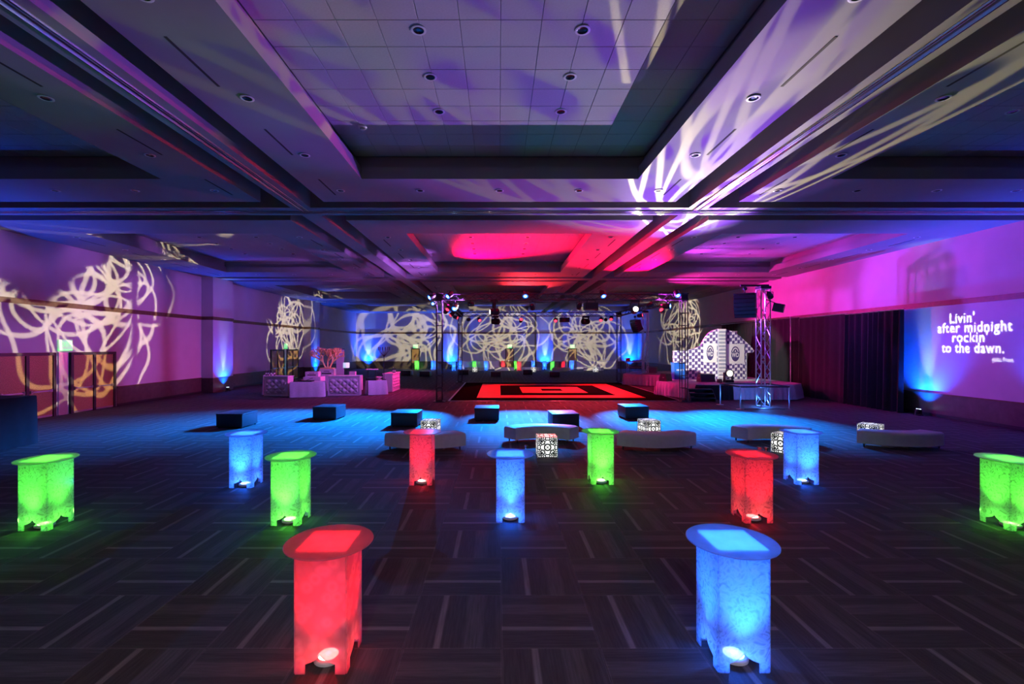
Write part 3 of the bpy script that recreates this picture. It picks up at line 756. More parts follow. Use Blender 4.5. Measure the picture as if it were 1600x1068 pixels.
def par_can(p, t, label, lens, rim=None, size=.11, hang=.28, group='par cans on the truss', up=False, clamp=None, off=(0, -.145, .005)):
    """p = lamp centre; hangs from (or stands on) a clamp"""
    p = Vector(p); d = (Vector(t) - p).normalized()
    o = thing('par_can', label, 'stage light', p, 0, group)
    MB().lathe([(size * .6, -size * 1.7), (size * .9, -size * 1.3), (size, -size * .4), (size, size * .9), (size * .92, size), (size * .85, size * .6)], d=d, n=18).build('can', M_black, o, smooth=True)
    if rim: MB().lathe([(size * 1.0, size * .9), (size * .9, size * .95)], d=d, n=20).build('lens_rim', rim, o)
    MB().lathe([(size * (.55 if rim else .84), size * .84), (size * (.45 if rim else .7), size * .96)], d=d, n=20).build('lens', lens, o)
    side = d.cross(Vector((0, 0, 1))).normalized() * (size * 1.12); hz = Vector((0, 0, -hang if up else hang))
    y = MB()
    y.tube(side, side + hz * .7, .012, n=6); y.tube(-side, -side + hz * .7, .012, n=6); y.tube(side + hz * .7, -side + hz * .7, .012, n=6)
    y.build('yoke', M_black, o); MB().tube(hz * .7, (Vector(clamp) - p) if clamp else hz + Vector(off), .018, n=6).build('clamp', M_black, o)
    return o
def moving_head(p, t, label, lens, size=.17, hang=.34, group='moving heads on the truss'):
    p = Vector(p); d = (Vector(t) - p).normalized()
    o = thing('moving_head', label, 'moving light', p, 0, group)
    MB().lathe([(size * .55, -size * 1.5), (size * .95, -size * 1.2), (size, 0), (size * .85, size * 1.0), (size * .8, size * 1.25), (size * .7, size * 1.1)], d=d, n=20).build('head', M_black, o, smooth=True)
    MB().lathe([(size * .66, size * 1.12), (size * .5, size * 1.2)], d=d, n=20).build('lens', lens, o)
    side = d.cross(Vector((0, 0, 1))).normalized() * (size * 1.15)
    for s in (-1, 1):
        q = side * s; MB().plate([(-.05, -.08), (.05, -.08), (.06, hang), (-.06, hang)], q, (-side.normalized().y, side.normalized().x, 0), (0, 0, 1), .03).build('yoke_arm', M_black, o)
    MB().cbox(-size * 1.1, size * 1.1, -size * .9, size * .9, hang, hang + .12, .015).build('base', M_black, o)
    return o
FY = TY0 - .55
def tp(px, py, Y): return Vector(((px - CX) * Y / F, Y, H + (CY - py) * Y / F))
BL = [((674, 463), -10.6, 17.8, 'outermost beyond the tower on the bar side'), ((702, 461), -7.8, 17.6, 'next to the tower on the bar side'), ((711, 480), -4.2, 17.4, 'hung low beside a red cluster'),
      ((821, 460), 1.0, 17.6, 'above the middle of the front truss'), ((942, 460), 6.2, 17.8, 'above the big black effect box'), ((1058, 459), 9.4, 17.6, 'next to the stage-side tower'), ((1043, 478), 11.5, 18.2, 'tilted, hung low by the stage-side tower')]
for (px, py), tx, ty, lb in BL:
    p = tp(px, py, FY); low = py > 470
    wall = 'tilted' in lb
    t = (XR, 17.0, 4.4) if wall else (tx, ty, 0)
    par_can(p, t, 'lit blue par can on the front truss ' + lb, E_bluecore, E_bluerim, .14, .3, 'lit blue par cans', up=False, clamp=(p.x if abs(p.x - 3.2) < 6.2 else math.copysign(6.0, p.x - 3.2) + 3.2, TY0 - .145, ZR + (.165 if not low else -.165)))
    q = p + (Vector(t) - p).normalized() * .2
    if wall: spot(q, t, 2600, (.24, .05, 1), 95, .9, .05, name='par_lamp')
    else: spot(q, t, 36000 if tx < -10 else 64000, AZURE, 38 if tx < -10 else 44, 1.0, .05, name='par_lamp')
def lens(p, t, d): p = Vector(p); return p + (Vector(t) - p).normalized() * d
p = tp(677, 474, FY); t = (-6, 4, 1)
par_can(p, t, 'small blue par can clamped to the bar-side front tower', E_bluecore, E_bluerim, .09, .22, 'lit blue par cans', clamp=(TX0 - .145, TY0 - .16, 5.0))
spot(lens(p, t, .13), t, 3000, AZURE, 50, 1.0, .05, name='par_lamp')
GW, GP, GLW = (1, .84, .52), (.05, .02, .14), (1, .85, .55)
# moving heads: each throws one gobo from its own lens
for px, py, Y, t, sz, lb, power, col, deg, gb, bs, gs in (
        (772, 487, TY0, (XL, 20.0, 4.7), .18, 'moving head on the front truss with a white lens above the dance floor', 12500, GLW, 38, GOBO_A, (.012, .008, .03), 1.2),
        (992, 484, TY0, (5.7, 8.2, 7.0), .18, 'brightest white moving head on the stage half of the front truss', 24000, GW, 32, GOBO_B, GP, 1.25),
        (774, 502, TY1, (XL, 38.8, 4.9), .24, 'moving head with glowing lens under the bar half of the back truss', 11500, GLW, 32, GOBO_B, (.012, .008, .03), 1.15),
        (915, 502, TY1, (XR, 44.0, 4.6), .24, 'moving head with glowing lens under the stage half of the back truss', 7000, GLW, 40, GOBO_A, (.02, .015, .03), 1.0)):
    p = tp(px, py, Y); moving_head(p, t, lb, E_white, sz, ZR - .29 - p.z)
    spot(lens(p, t, sz * 1.35), t, power, col, deg, .4, .02, gb, bs, name='moving_head_lamp', gscale=gs)
# par cans that show no lens to the tables: two of them wash the side bays
for px, py, t, lb, thrown in ((735, 475, (XL, 25.5, 5.6), 'by the bar-side tower, turned to the door wall', (3600, VIOLET, 120)), (832, 480, (3.4, 29, 0), 'near the middle', None),
                              (905, 479, (3.4, 29, 0), 'beside the black effect box', None), (1017, 476, (13.5, 22.5, 7.6), 'next to the bright moving head, tilted up', (2600, (.7, .05, 1), 90))):
    p = tp(px, py, TY0); par_can(p, t, 'black par can under the front truss ' + lb, M_pane, None, .12, ZR - .165 - p.z, 'dark par cans')
    if thrown: spot(lens(p, t, .17), t, thrown[0], thrown[1], thrown[2], .9, .05, name='par_lamp')
# the big projector box lights the stage set
fxp = Vector((tp(923, 477, TY0).x, TY0, 4.815)); fxt = Vector((12.7, 28.2, 2.4)); fd = (fxt - fxp).normalized()
fx = thing('effect_box', 'large black effect projector box hung under the front truss', 'projector', fxp)
MB().cbox(-.33, .33, -.28, .28, -.14, .2, .02).build('body', M_black, fx); MB().tube((-.2, -.145, .2), (-.2, -.145, .34), .02).build('hanger', M_black, fx); MB().tube((.2, -.145, .2), (.2, -.145, .34), .02).build('hanger', M_black, fx)
MB().lathe([(.09, .30), (.08, .46)], (0, 0, 0), fd, 16).build('lens', M_pane, fx)
spot(fxp + fd * .5, fxt, 7000, (1, .96, .92), 30, .3, .04, name='projector_lamp')
# back truss: red par cans on the dance floor, one tilted up at the ceiling
for px, py, t, lb, power, deg in ((749, 497, (1.0, 29.6, 0), 'beside the bar-side moving head', 3600, 58), (814, 498, (2.4, 29.0, 8.6), 'at the middle, tilted up, toward the bars', 6000, 52), (868, 498, (3.6, 28.0, 0), 'at the middle, beside the box', 3600, 58),
                                  (939, 497, (5.8, 29.6, 0), 'beside the stage-side moving head', 3600, 58), (955, 495, (7.0, 31.0, 0), 'at the stage-side end', 1800, 58)):
    p = tp(px, py + 2, TY1); par_can(p, t, 'lit red par can under the back truss ' + lb, E_red, None, .14, ZR - .165 - p.z, 'lit red par cans')
    spot(lens(p, t, .19), t, power, (1, .03, .045), deg, .7, .06, name='par_lamp')
# two par cans and the flat box turn their backs to the tables and throw loops on the back wall
for px, py, t, lb, power, gb in ((732, 497, (-11.5, YB, 3.8), 'at its bar end', 15000, GOBO_C), (946.5, 497, (10.6, YB, 3.8), 'at its stage end', 12000, GOBO_B)):
    p = tp(px, py + 2, TY1); par_can(p, t, 'black par can turned to the back wall under the back truss ' + lb, M_pane, None, .14, ZR - .165 - p.z, 'dark par cans')
    spot(lens(p, t, .19), t, power, GLW, 34, .3, .03, gb, (.10, .07, .15), name='par_lamp', gscale=1.25)
f2 = Vector((tp(882, 499, TY1).x, TY1, 4.86)); t = Vector((.2, YB, 3.8)); fd = (t - f2).normalized()
fx2 = thing('effect_box', 'small flat black box hung under the back truss between red par cans', 'projector', f2)
MB().cbox(-.38, .38, -.2, .2, -.16, .2, .02).build('body', M_black, fx2); MB().box(-.3, .3, -.22, -.2, -.1, .12).build('front_glass', M_pane, fx2); MB().tube((0, -.145, .2), (0, -.145, .3), .02).build('hanger', M_black, fx2)
MB().lathe([(.07, .19), (.06, .3)], (0, 0, 0), fd, 14).build('lens', M_pane, fx2)
spot(f2 + fd * .34, t, 14000, GLW, 36, .3, .03, GOBO_A, (.10, .07, .15), name='projector_lamp', gscale=1.2)
# side trusses: red par cans on ceiling, carpet, stage skirts and the stage-side wall
for x, y, t, lb, power, col, deg in ((TX0, 26.5, (1.8, 20.5, 9.6), 'bar-side truss, nearest the front truss', 15000, RED, 60), (TX0, 29.5, (-9, 26, 0), 'bar-side truss, midway', 2600, (1, .02, .25), 95),
                                     (TX0, 32.5, (9.6, 29.0, .3), 'bar-side truss, nearest the back truss', 14000, (1, .01, .2), 34),
                                     (TX1, 26.5, (3.6, 20.5, 9.3), 'stage-side truss, nearest the front truss', 15000, RED, 60), (TX1, 30.5, (17.3, 26, 6.2), 'stage-side truss, midway', 4200, MAGENTA, 100)):
    p = Vector((x, y, 4.85)); par_can(p, t, 'lit red par can under the ' + lb, E_red, None, .13, ZR - .165 - p.z, 'lit red par cans', off=(.145 if x < 0 else -.145, 0, .005))
    spot(lens(p, t, .18), t, power, col, deg, .7, .06, name='par_lamp')

# ================================================================== STAGE
def pleats(pts, z0, z1, amp=.10, wl=.24, flare=.05, closed=False):
    """pleated cloth hanging along a polyline, two-sided thin cloth with thickness"""
    P = [Vector((x, y, 0)) for x, y in pts]; samp = []
    for a, b in zip(P, P[1:]):
        L = (b - a).length; n = max(2, int(L / (wl / 4))); d = (b - a) / L; nrm = Vector((d.y, -d.x, 0))
        for i in range(n + (1 if b is P[-1] else 0)): samp.append((a + d * (L * i / n), nrm))
    rows = [z1, z1 - .04, (z0 + z1) / 2, z0]; grow = [0, .15, .7, 1]
    vs_ = []; fs = []; m = len(rows); s = 0
    for k, (p, nrm) in enumerate(samp):
        ph = math.sin(2 * PI * k / 4 + .9 * noise.noise(p * 1.7)) + .5 * noise.noise(p * 5)
        for z, g in zip(rows, grow):
            q = p + nrm * (.012 + amp * g * (ph + 1) * .5 + flare * g * (.6 + .4 * noise.noise(p * .9 + Vector((0, 0, z))))); vs_.append((q.x, q.y, z))
    for k in range(len(samp) - 1):
        for j in range(m - 1): fs.append((k * m + j, k * m + j + 1, (k + 1) * m + j + 1, (k + 1) * m + j))
    return MB().add(vs_, fs)
ZS = .8
SP = [(9.1, 33.6), (11.3, 32.2), (9.15, 26.7), (10.0, 24.9), (10.4, 24.3), (11.15, 24.1), (15.4, 24.1), (16.4, 25.0), (16.4, 37.5), (11.0, 37.5)]
st = thing('stage', 'low angular stage with pleated pale skirting beside the dance floor', 'stage', (0, 0, 0))
MB().prism(SP, ZS - .1, ZS).build('deck', M_deck, st)
MB().prism([(x * .985 + .2, y * .985 + .45) for x, y in SP], .01, ZS - .1).build('riser_frame', M_black, st)
pleats([SP[0], SP[1]], .03, ZS).build('skirt', M_skirt, st, smooth=True)
pleats([SP[1], SP[2]], .03, ZS).build('skirt', M_skirt, st, smooth=True)
pleats([SP[2], SP[3], SP[4]], .03, ZS).build('skirt', M_skirt, st, smooth=True)
pleats([SP[4], SP[5], (12.25, 24.1)], .03, ZS - .02).build('black_skirt', M_blkfab, st, smooth=True)
pleats([(12.25, 24.1), SP[6], SP[7], (16.4, 27)], .03, ZS, flare=.1).build('skirt', M_skirt, st, smooth=True)
pleats([(11.0, 37.5), SP[0]], .03, ZS).build('skirt', M_skirt, st, smooth=True)
stp = thing('stage_steps', 'black three-tread steps pushed against the stage front beside the truss tower', 'steps', (10.35, 23.3, 0), -.1)
for k in range(3):
    tr_ = MB().box(-.62, .62, .25 * k, .25 * k + .28, .17 + .2 * k, .21 + .2 * k).build('tread', M_black, stp)
    MB().box(-.6, .6, .25 * k + .24, .25 * k + .26, .02 + .2 * k, .17 + .2 * k).build('riser', M_blkfab, stp)
for s in (-1, 1): MB().plate([(0, 0), (.78, 0), (.78, .6), (.5, .6), (0, .18)], (s * .6, 0, 0.002), (0, 1, 0), (0, 0, 1), .03).build('stringer', M_black, stp)

def wedge(px, py, wd, label, rz=0, m=M_black):
    g = G(px, py, ZS); o = thing('stage_monitor', label, 'speaker', (g.x, g.y, ZS), rz, 'wedge monitors on the stage')
    MB().plate([(0, 0), (.5, 0), (.42, .42), (.1, .46), (0, .12)], (-wd / 2, .25, 0), (0, -1, 0), (0, 0, 1), -wd).build('cabinet', m, o)
    MB().plate([(.03, .0), (wd - .03, 0), (wd - .03, .33), (.03, .33)], (-wd / 2, .245, .13), (1, 0, 0), (0, -.27, .96), -.012).build('grille', M_grey, o)
    for s in (-1, 1): MB().box(s * wd / 2 - .012, s * wd / 2 + .012, -.08, .02, .2, .24).build('handle', M_grey, o)
wedge(1103, 596, .85, 'large black wedge monitor at the stage front before the checkered set', .1)
wedge(1040, 595, .6, 'small black wedge monitor on the stage corner by the blue lectern', .7)
wedge(1019, 582, .7, 'wedge monitor beside the DJ stand', -.5, M_grey)

# lectern, microphones
lg = G(1060, 593.5, ZS)
lec = thing('lectern', 'bright blue box lectern with pale emblem on the stage', 'lectern', (lg.x, lg.y, ZS))
MB().cbox(-.34, .34, -.25, .25, .06, 1.0, .015).build('cabinet', M_bluepaint, lec); MB().cbox(-.36, .36, -.28, .28, 0, .06, .01).build('plinth', M_whitepl, lec)
MB().cbox(-.37, .37, -.28, .3, 1.0, 1.04, .01).build('top', M_bluepaint, lec)
for s in (-1, 1): MB().tube((s * .15, -.1, 1.04), (s * .2, -.28, 1.3), .008, n=6).build('gooseneck_microphone', M_metal, lec)
eb = MB()
for s in (-.12, .12):
    eb.box(s - .09, s + .09, -.258, -.25, .62, .66); eb.box(s - .09, s - .05, -.258, -.25, .56, .66); eb.box(s + .05, s + .09, -.258, -.25, .56, .66); eb.box(s - .02, s + .02, -.258, -.25, .56, .62)
eb.build('emblem', M_whitepl, lec)

# DJ stand and keyboard
dg_ = G(993, 582, ZS)
dj = thing('dj_stand', 'pale topped DJ stand with gear shelf on the wing of the stage', 'stand', (dg_.x, dg_.y, ZS))
MB().cbox(-.75, .75, -.3, .3, .82, .88, .01).build('top', M_whitepl, dj)
for sx in (-.6, .6):
    for sy in (-.22, .22): MB().tube((sx, sy, 0), (sx, sy, .82), .02).build('leg', M_metal, dj)
MB().box(-.6, .6, -.22, .22, .38, .41).build('shelf', M_whitepl, dj)
mk = thing('mixer', 'flat dark mixing console lying on the DJ stand', 'mixer', (dg_.x + .2, dg_.y, ZS + .881))
MB().cbox(-.4, .4, -.2, .2, 0, .07, .01).build('body', M_grey, mk)
for i in range(6): MB().tube((-.3 + .12 * i, 0, .07), (-.3 + .12 * i, 0, .09), .02).build('knob', M_metal, mk)
lp = thing('laptop', 'laptop with its red-coloured screen open on the DJ stand', 'laptop', (dg_.x - .55, dg_.y - .05, ZS + .882))
MB().cbox(-.17, .17, -.12, .12, 0, .018, .004).build('keyboard_base', M_grey, lp); MB().plate([(-.17, 0), (.17, 0), (.17, .23), (-.17, .23)], (0, .12, .018), (1, 0, 0), (0, .2, .97), .01).build('screen', M_redfl, lp)  # red light on the screen is put into its base colour
kb = thing('keyboard', 'pale electronic keyboard lying on the shelf of the DJ stand', 'keyboard', (dg_.x, dg_.y, ZS + .411))
MB().cbox(-.55, .55, -.15, .15, 0, .08, .01).build('body', M_black, kb); MB().box(-.5, .5, -.14, -.02, .08, .088).build('white_keys', M_whitepl, kb); MB().box(-.48, .48, -.07, -.02, .088, .096).build('black_keys', M_black, kb)

# scenic set: two angled checkered wings meeting at a striped pillar
def checker(name):  # projected block pattern, painted into the base colour
    m = bpy.data.materials.new(name); m.use_nodes = True; nt = m.node_tree; b = nt.nodes['Principled BSDF']
    uv = nd(nt, 'ShaderNodeTexCoord'); sp_ = nd(nt, 'ShaderNodeSeparateXYZ'); nt.links.new(uv.outputs['Object'], sp_.inputs[0])
    # bowed rows of small blocks
    x = sp_.outputs[0]; z = sp_.outputs[2]
    zz = mth(nt, 'ADD', mth(nt, 'MULTIPLY', z, 5.4), mth(nt, 'MULTIPLY', mth(nt, 'SINE', mth(nt, 'MULTIPLY', x, 5.0)), .18))
    row = mth(nt, 'FLOOR', zz); fz = mth(nt, 'FRACT', zz)
    xx = mth(nt, 'ADD', mth(nt, 'MULTIPLY', x, 2.9), mth(nt, 'MULTIPLY', row, .5)); fx_ = mth(nt, 'FRACT', xx)
    on = mth(nt, 'LESS_THAN', fx_, .53)
    notch = mth(nt, 'MULTIPLY', mth(nt, 'LESS_THAN', mth(nt, 'ABSOLUTE', mth(nt, 'SUBTRACT', fx_, .27)), .035), mth(nt, 'GREATER_THAN', mth(nt, 'ABSOLUTE', mth(nt, 'SUBTRACT', fz, .5)), .22))
    edge_ = mth(nt, 'LESS_THAN', mth(nt, 'ABSOLUTE', mth(nt, 'SUBTRACT', fz, .5)), .43)
    fac = mth(nt, 'MULTIPLY', mth(nt, 'MULTIPLY', on, edge_), mth(nt, 'SUBTRACT', 1.0, notch))
    mx = nd(nt, 'ShaderNodeMix', data_type='RGBA'); nt.links.new(fac, mx.inputs['Factor']); mx.inputs['A'].default_value = (.10, .07, .22, 1); mx.inputs['B'].default_value = (.9, .88, .85, 1)
    nt.links.new(mx.outputs['Result'], b.inputs['Base Color']); b.inputs['Roughness'].default_value = .7
    return m
M_check = checker('houndstooth_check')
M_emblem = mat('emblem_ink', (.06, .05, .16), .6); M_cream = mat('cream_panel', (.88, .86, .78), .7, nscale=3, namt=.03); M_setgrey = mat('scenic_grey_and_side_shade', (.36, .38, .42), .7)
YS = 28.2; sg_ = G(1127, 592, ZS)
setp = thing('stage_set', 'tall curvy scenic wall in white and purple houndstooth with two oval emblems', 'stage set', (0, 0, 0))
def sx_(px, Y=YS): return (px - CX) * Y / F
def sz_(py, Y=YS): return H + (CY - py) * Y / F
Lw = [(1056, 593.5), (1056, 547.5), (1076, 547), (1089, 544), (1097, 540), (1102, 530), (1107, 522), (1112, 517.5), (1119, 514.5), (1121, 514), (1121, 593.5)]
Rw = [(1133, 593.5), (1133, 514), (1141, 516), (1149, 518.5), (1158, 525), (1166, 532), (1174, 538.5), (1182, 547.5), (1180, 550.5), (1168, 551), (1168, 593.5)]
def setwing(poly, name, ang, px0):
    x0 = sx_(px0); pts = [((sx_(a) - x0) / math.cos(ang), max(ZS + .002, sz_(b))) for a, b in poly]
    e = MB().plate(pts, (x0, YS, 0), (math.cos(ang), math.sin(ang), 0), (0, 0, 1), -.30).build(name, M_check, setp)
    return e
setwing(Lw, 'checkered_wing', -.12, 1121); setwing(Rw, 'checkered_wing', .12, 1133)
MB().prism([(sx_(1168), YS + .1), (sx_(1168) + .02, YS + .1), (sx_(1177), YS + 1.0), (sx_(1177) - .05, YS + 1.0)], ZS + .002, sz_(551)).build('return_side', M_setgrey, setp)  # shade on this turned-away side is put into its plain grey
MB().prism([(sx_(1140), YS + 1.0), (sx_(1165), YS + 1.0), (sx_(1165), YS + 1.1), (sx_(1140), YS + 1.1)], ZS + .002, sz_(516)).build('back_panel', M_setgrey, setp)
pil = MB().cbox(sx_(1121), sx_(1133), YS - .12, YS + .2, ZS + .002, sz_(513.5), .02).build('centre_pillar', M_setgrey, setp)
for k in range(14):
    z = ZS + .12 + k * .218
    MB().cbox(sx_(1121) + .03, sx_(1133) - .03, YS - .145, YS - .12, z, z + .085, .006).build('white_bar', M_cream, pil)
for px0, px1, py0, py1, ang, pxa in ((1100, 1120, 536, 566, -.12, 1121), (1134, 1165, 537, 568, .12, 1133)):
    xa = sx_(pxa); ca, sa = math.cos(ang), math.sin(ang)
    u0, u1 = (sx_(px0) - xa) / ca, (sx_(px1) - xa) / ca; z0, z1 = sz_(py1), sz_(py0); nv = Vector((sa, -ca, 0))
    o_ = Vector((xa, YS, 0)) + nv * .005
    pn = MB().plate([(u0, z0), (u1, z0), (u1, z1), (u0, z1)], o_, (ca, sa, 0), (0, 0, 1), .02).build('emblem_panel', M_cream, setp)
    cu_, cz_ = (u0 + u1) / 2, (z0 + z1) / 2; ru, rz_ = min(.28, (u1 - u0) * .26), .46; n = 40
    q = o_ + nv * .022
    ov = [(cu_ + ru * math.cos(2 * PI * i / n), cz_ + rz_ * math.sin(2 * PI * i / n)) for i in range(n)]
    MB().plate(ov, q, (ca, sa, 0), (0, 0, 1), .006).build('emblem_oval', M_emblem, pn)
    arc = [(cu_ + ru * .8 * math.cos(t), cz_ + rz_ * .84 * math.sin(t)) for t in [math.radians(a) for a in range(20, 161, 10)]] + [(cu_ + ru * .6 * math.cos(t), cz_ + rz_ * .66 * math.sin(t)) for t in [math.radians(a) for a in range(160, 19, -10)]]
    MB().plate(arc, q + nv * .008, (ca, sa, 0), (0, 0, 1), .004).build('emblem_arch', M_cream, pn)
    MB().plate([(cu_ - ru * .22, cz_ + .12), (cu_ + ru * .22, cz_ + .12), (cu_, cz_ + .25)], q + nv * .008, (ca, sa, 0), (0, 0, 1), .004).build('emblem_peak', M_cream, pn)
    tm = obj('emblem_letters', text_mesh('WD', .34, .012), M_cream, pn)
    basis(tm, q + nv * .014 + Vector((ca, sa, 0)) * cu_ + Vector((0, 0, cz_ - .08)), (ca, sa, 0), (0, 0, 1)); tm.scale = (ru / .36, 1.1, 1)

# stage-front floor light
fl = G(1138, 597, ZS)
mhs = thing('moving_head', 'moving head standing on the stage front, white lens aimed at the tables', 'moving light', (fl.x, fl.y, ZS), 0, 'moving heads on the stage')
MB().cbox(-.22, .22, -.2, .2, 0, .14, .02).build('base', M_black, mhs)
for s in (-1, 1): MB().box(s * .22 - .03, s * .22 + .03, -.08, .08, .14, .55).build('yoke_arm', M_black, mhs)
MB().lathe([(.1, -.2), (.17, -.1), (.2, .1), (.21, .2), (.18, .17)], (0, 0, .5), (0, -1, .05), 22).build('head', M_black, mhs, smooth=True)
MB().lathe([(.17, .17), (.14, .19)], (0, 0, .5), (0, -1, .05), 22).build('lens', emitm('lit_cream_lens', (1, .93, .7), 2.2), mhs)
sp0 = Vector((fl.x, fl.y - .24, ZS + .56))
spot(sp0, (.0, 7.2, 7.62), 30000, (.42, .28, .70), 31, .6, .02, GOBO_C, (.27, .075, .80), gscale=1.1)   # lilac loops across the near coffer
fl2 = G(1124, 597.5, ZS)
mon = thing('power_box', 'small black power box on the stage between monitor and moving head', 'box', (fl2.x, fl2.y, ZS))
MB().cbox(-.1, .1, -.1, .1, 0, .2, .01).build('case', M_black, mon); MB().box(-.05, .05, -.104, -.1, .06, .14).build('socket_plate', M_grey, mon)

# speaker towers with line arrays
def line_array(o, label, n, s, face):
    t = thing('line_array', label, 'speaker array', o, face, 'hanging line arrays')
    MB().cbox(-.5 * s, .5 * s, -.12, .35, .0, .06, .01).build('bumper', M_black, t)
    MB().tube((0, .1, .06), (0, .1, .38), .02).build('chain_hook', M_black, t); MB().lathe([(.07, -.07), (.1, 0), (.07, .07)], (0, .1, .28), n=12).build('hoist', M_black, t, smooth=True)
    y, z, a = 0.0, 0.0, 0.0
    for k in range(n):
        hgt = .2 * s; a += math.radians(5.5); ca, sa = math.cos(a), math.sin(a)
        d = Vector((0, sa, -ca)); f = Vector((0, -ca, -sa)); p = Vector((0, y, z - .005))
        cab = MB(); q = [p + f * .12, p + d * (hgt - .01) + f * .12, p + d * (hgt - .01) - f * .36, p - f * .36]
        cab.add([(-.5 * s, v.y, v.z) for v in q] + [(.5 * s, v.y, v.z) for v in q], [(0, 1, 2, 3), (7, 6, 5, 4), (0, 4, 5, 1), (1, 5, 6, 2), (2, 6, 7, 3), (3, 7, 4, 0)])
        cb_ = cab.build('cabinet', M_black, t)
        g = MB(); q = [p + f * .125 + d * .01, p + d * (hgt - .02) + f * .125]
        g.add([(-.47 * s, q[0].y, q[0].z), (.47 * s, q[0].y, q[0].z), (.47 * s, q[1].y, q[1].z), (-.47 * s, q[1].y, q[1].z)] + [(x, v.y + f.y * .008, v.z + f.z * .008) for x, v in ((-.47 * s, q[0]), (.47 * s, q[0]), (.47 * s, q[1]), (-.47 * s, q[1]))],
              [(0, 1, 2, 3), (4, 7, 6, 5), (0, 4, 5, 1), (1, 5, 6, 2), (2, 6, 7, 3), (3, 7, 4, 0)])
        g.build('grille', M_black, cb_)
        y += d.y * hgt; z += d.z * hgt
    return t
TWX, TWY = at(1192.5, 21.4), 21.4
truss_thing('speaker_tower', 'silver lattice speaker tower lit blue standing before the stage', (TWX, TWY, .02), (TWX, TWY, 5.45), M_metal, 'silver speaker towers', .42, .5, r=.028)
arm1 = thing('tower_arm', 'black lifting arm on top of the silver tower carrying the large speaker array', 'arm', (TWX, TWY, 5.47))
MB().box(-1.05, .25, -.04, .04, .11, .2).build('beam', M_black, arm1); MB().box(-.24, .24, -.24, .24, .0, .11).build('top_plate', M_black, arm1)
line_array((TWX - .92, TWY - .1, 5.2), 'large curved black line array hanging from the silver tower before the stage', 6, .9, math.radians(-35))
T2X, T2Y = at(1008, 34.6), 34.6
truss_thing('speaker_tower', 'silver lattice speaker tower at the back of the stage beside the DJ stand', (T2X, T2Y, ZS + .01), (T2X, T2Y, 5.3), M_metal, 'silver speaker towers', .36, .5, r=.026)
arm2 = thing('tower_arm', 'black lifting arm on the silver tower beside the DJ stand', 'arm', (T2X, T2Y, 5.32))
MB().box(-.9, .22, -.04, .04, .1, .18).build('beam', M_black, arm2); MB().box(-.2, .2, -.2, .2, 0, .1).build('top_plate', M_black, arm2)
line_array((T2X - .85, T2Y, 4.75), 'smaller curved grey-black line array hanging beside the DJ stand', 6, .75, math.radians(-75))
point((TWX, TWY, .35), 130, (.05, .22, 1), .05, 'tower_foot_lamp')      # the blue that climbs the tower from its foot in the photograph
# fixtures clamped on the tower: one throws the lettering gobo
for dx, lb in ((-.05, 'above the lettering projector'),):
    par_can((TWX + dx + .1, TWY - .45, 5.1), (12, 16, 0), 'unlit black par can clamped high on the silver tower ' + lb, M_pane, None, .12, .25, 'unlit par cans', clamp=(TWX, TWY - .22, 5.35))

# safety rail in front of the stage
rl = thing('guard_rail', 'waist-high metal guard rail on feet before the stage, around the silver tower', 'rail', (0, 0, 0))
RP = [G(1125, 631.7), G(1156.5, 639), G(1233.5, 639)]; RP = [Vector((p.x, p.y, 0)) for p in RP]
for p in RP:
    ps = MB().tube(p + Vector((0, 0, .012)), p + Vector((0, 0, 1.0)), .028, n=10).build('post', M_metal, rl, smooth=True)
    MB().lathe([(.17, 0.002), (.17, .012), (.05, .02), (.035, .05)], p, n=18).build('foot_plate', M_metal, ps, smooth=True)
for a, b in zip(RP, RP[1:]):
    MB().tube(a + Vector((0, 0, 1.0)), b + Vector((0, 0, 1.0)), .03, n=10).build('top_rail', M_black, rl, smooth=True)
q = [RP[0] + Vector((2.3, .1, 0)), RP[2] + Vector((.0, 1.55, 0))]
MB().tube(RP[0] + Vector((0, 0, 1.0)), RP[0] + Vector((2.35, .1, 1.0)), .03, n=10).build('top_rail', M_black, rl)
MB().tube(RP[2] + Vector((0, 0, 1.0)), RP[0] + Vector((2.35, .1, 1.0)), .03, n=10).build('top_rail', M_black, rl)
pq = RP[0] + Vector((2.35, .1, 0)); MB().tube(pq + Vector((0, 0, .003)), pq + Vector((0, 0, 1.0)), .028).build('post', M_metal, rl)
MB().box(RP[1].x, RP[2].x, RP[1].y - .04, RP[1].y + .04, .02, .04).build('cable_ramp', M_black, rl)

# ================================================================== BLACK DRAPES ALONG THE WALL
def drape(x, y0, y1, z1, label, amp, ns, wl=.3):
    t = thing('drape', label, 'drape', (0, 0, 0), 0, 'black pipe-and-drape')
    vs_ = []; fs = []; n = int((y1 - y0) / (wl / 6)); rows = 6
    for i in range(n + 1):
        y = y0 + (y1 - y0) * i / n
        ph = math.sin(2 * PI * (y / wl + .8 * noise.noise(Vector((y * 1.1, ns, 0))))) + .6 * noise.noise(Vector((y * 4, ns, 2)))
        for r in range(rows + 1):
            f = r / rows; vs_.append((x - amp * (.55 + .45 * f) * ph - .06 * f, y, z1 + (.015 - z1) * f))
    for i in range(n):
        for r in range(rows): a = i * (rows + 1) + r; fs.append((a, a + 1, a + rows + 2, a + rows + 1))
    MB().add(vs_, fs).build('cloth', M_blkfab, t, smooth=True)
    MB().tube((x, y0, z1 + .02), (x, y1, z1 + .02), .025).build('crossbar', M_metal, t)
    for y in (y0 + .3, y1 - .3):
        p_ = MB().tube((x + .08, y, .02), (x + .08, y, z1 + .05), .025).build('upright', M_metal, t); MB().cbox(x - .15, x + .31, y - .2, y + .2, 0.002, .02, .004).build('foot_plate', M_black, p_)
drape(17.0, 19.35, 22.6, 4.35, 'black gathered drape with deep folds ending beside the blue uplight', .10, 1, .34)
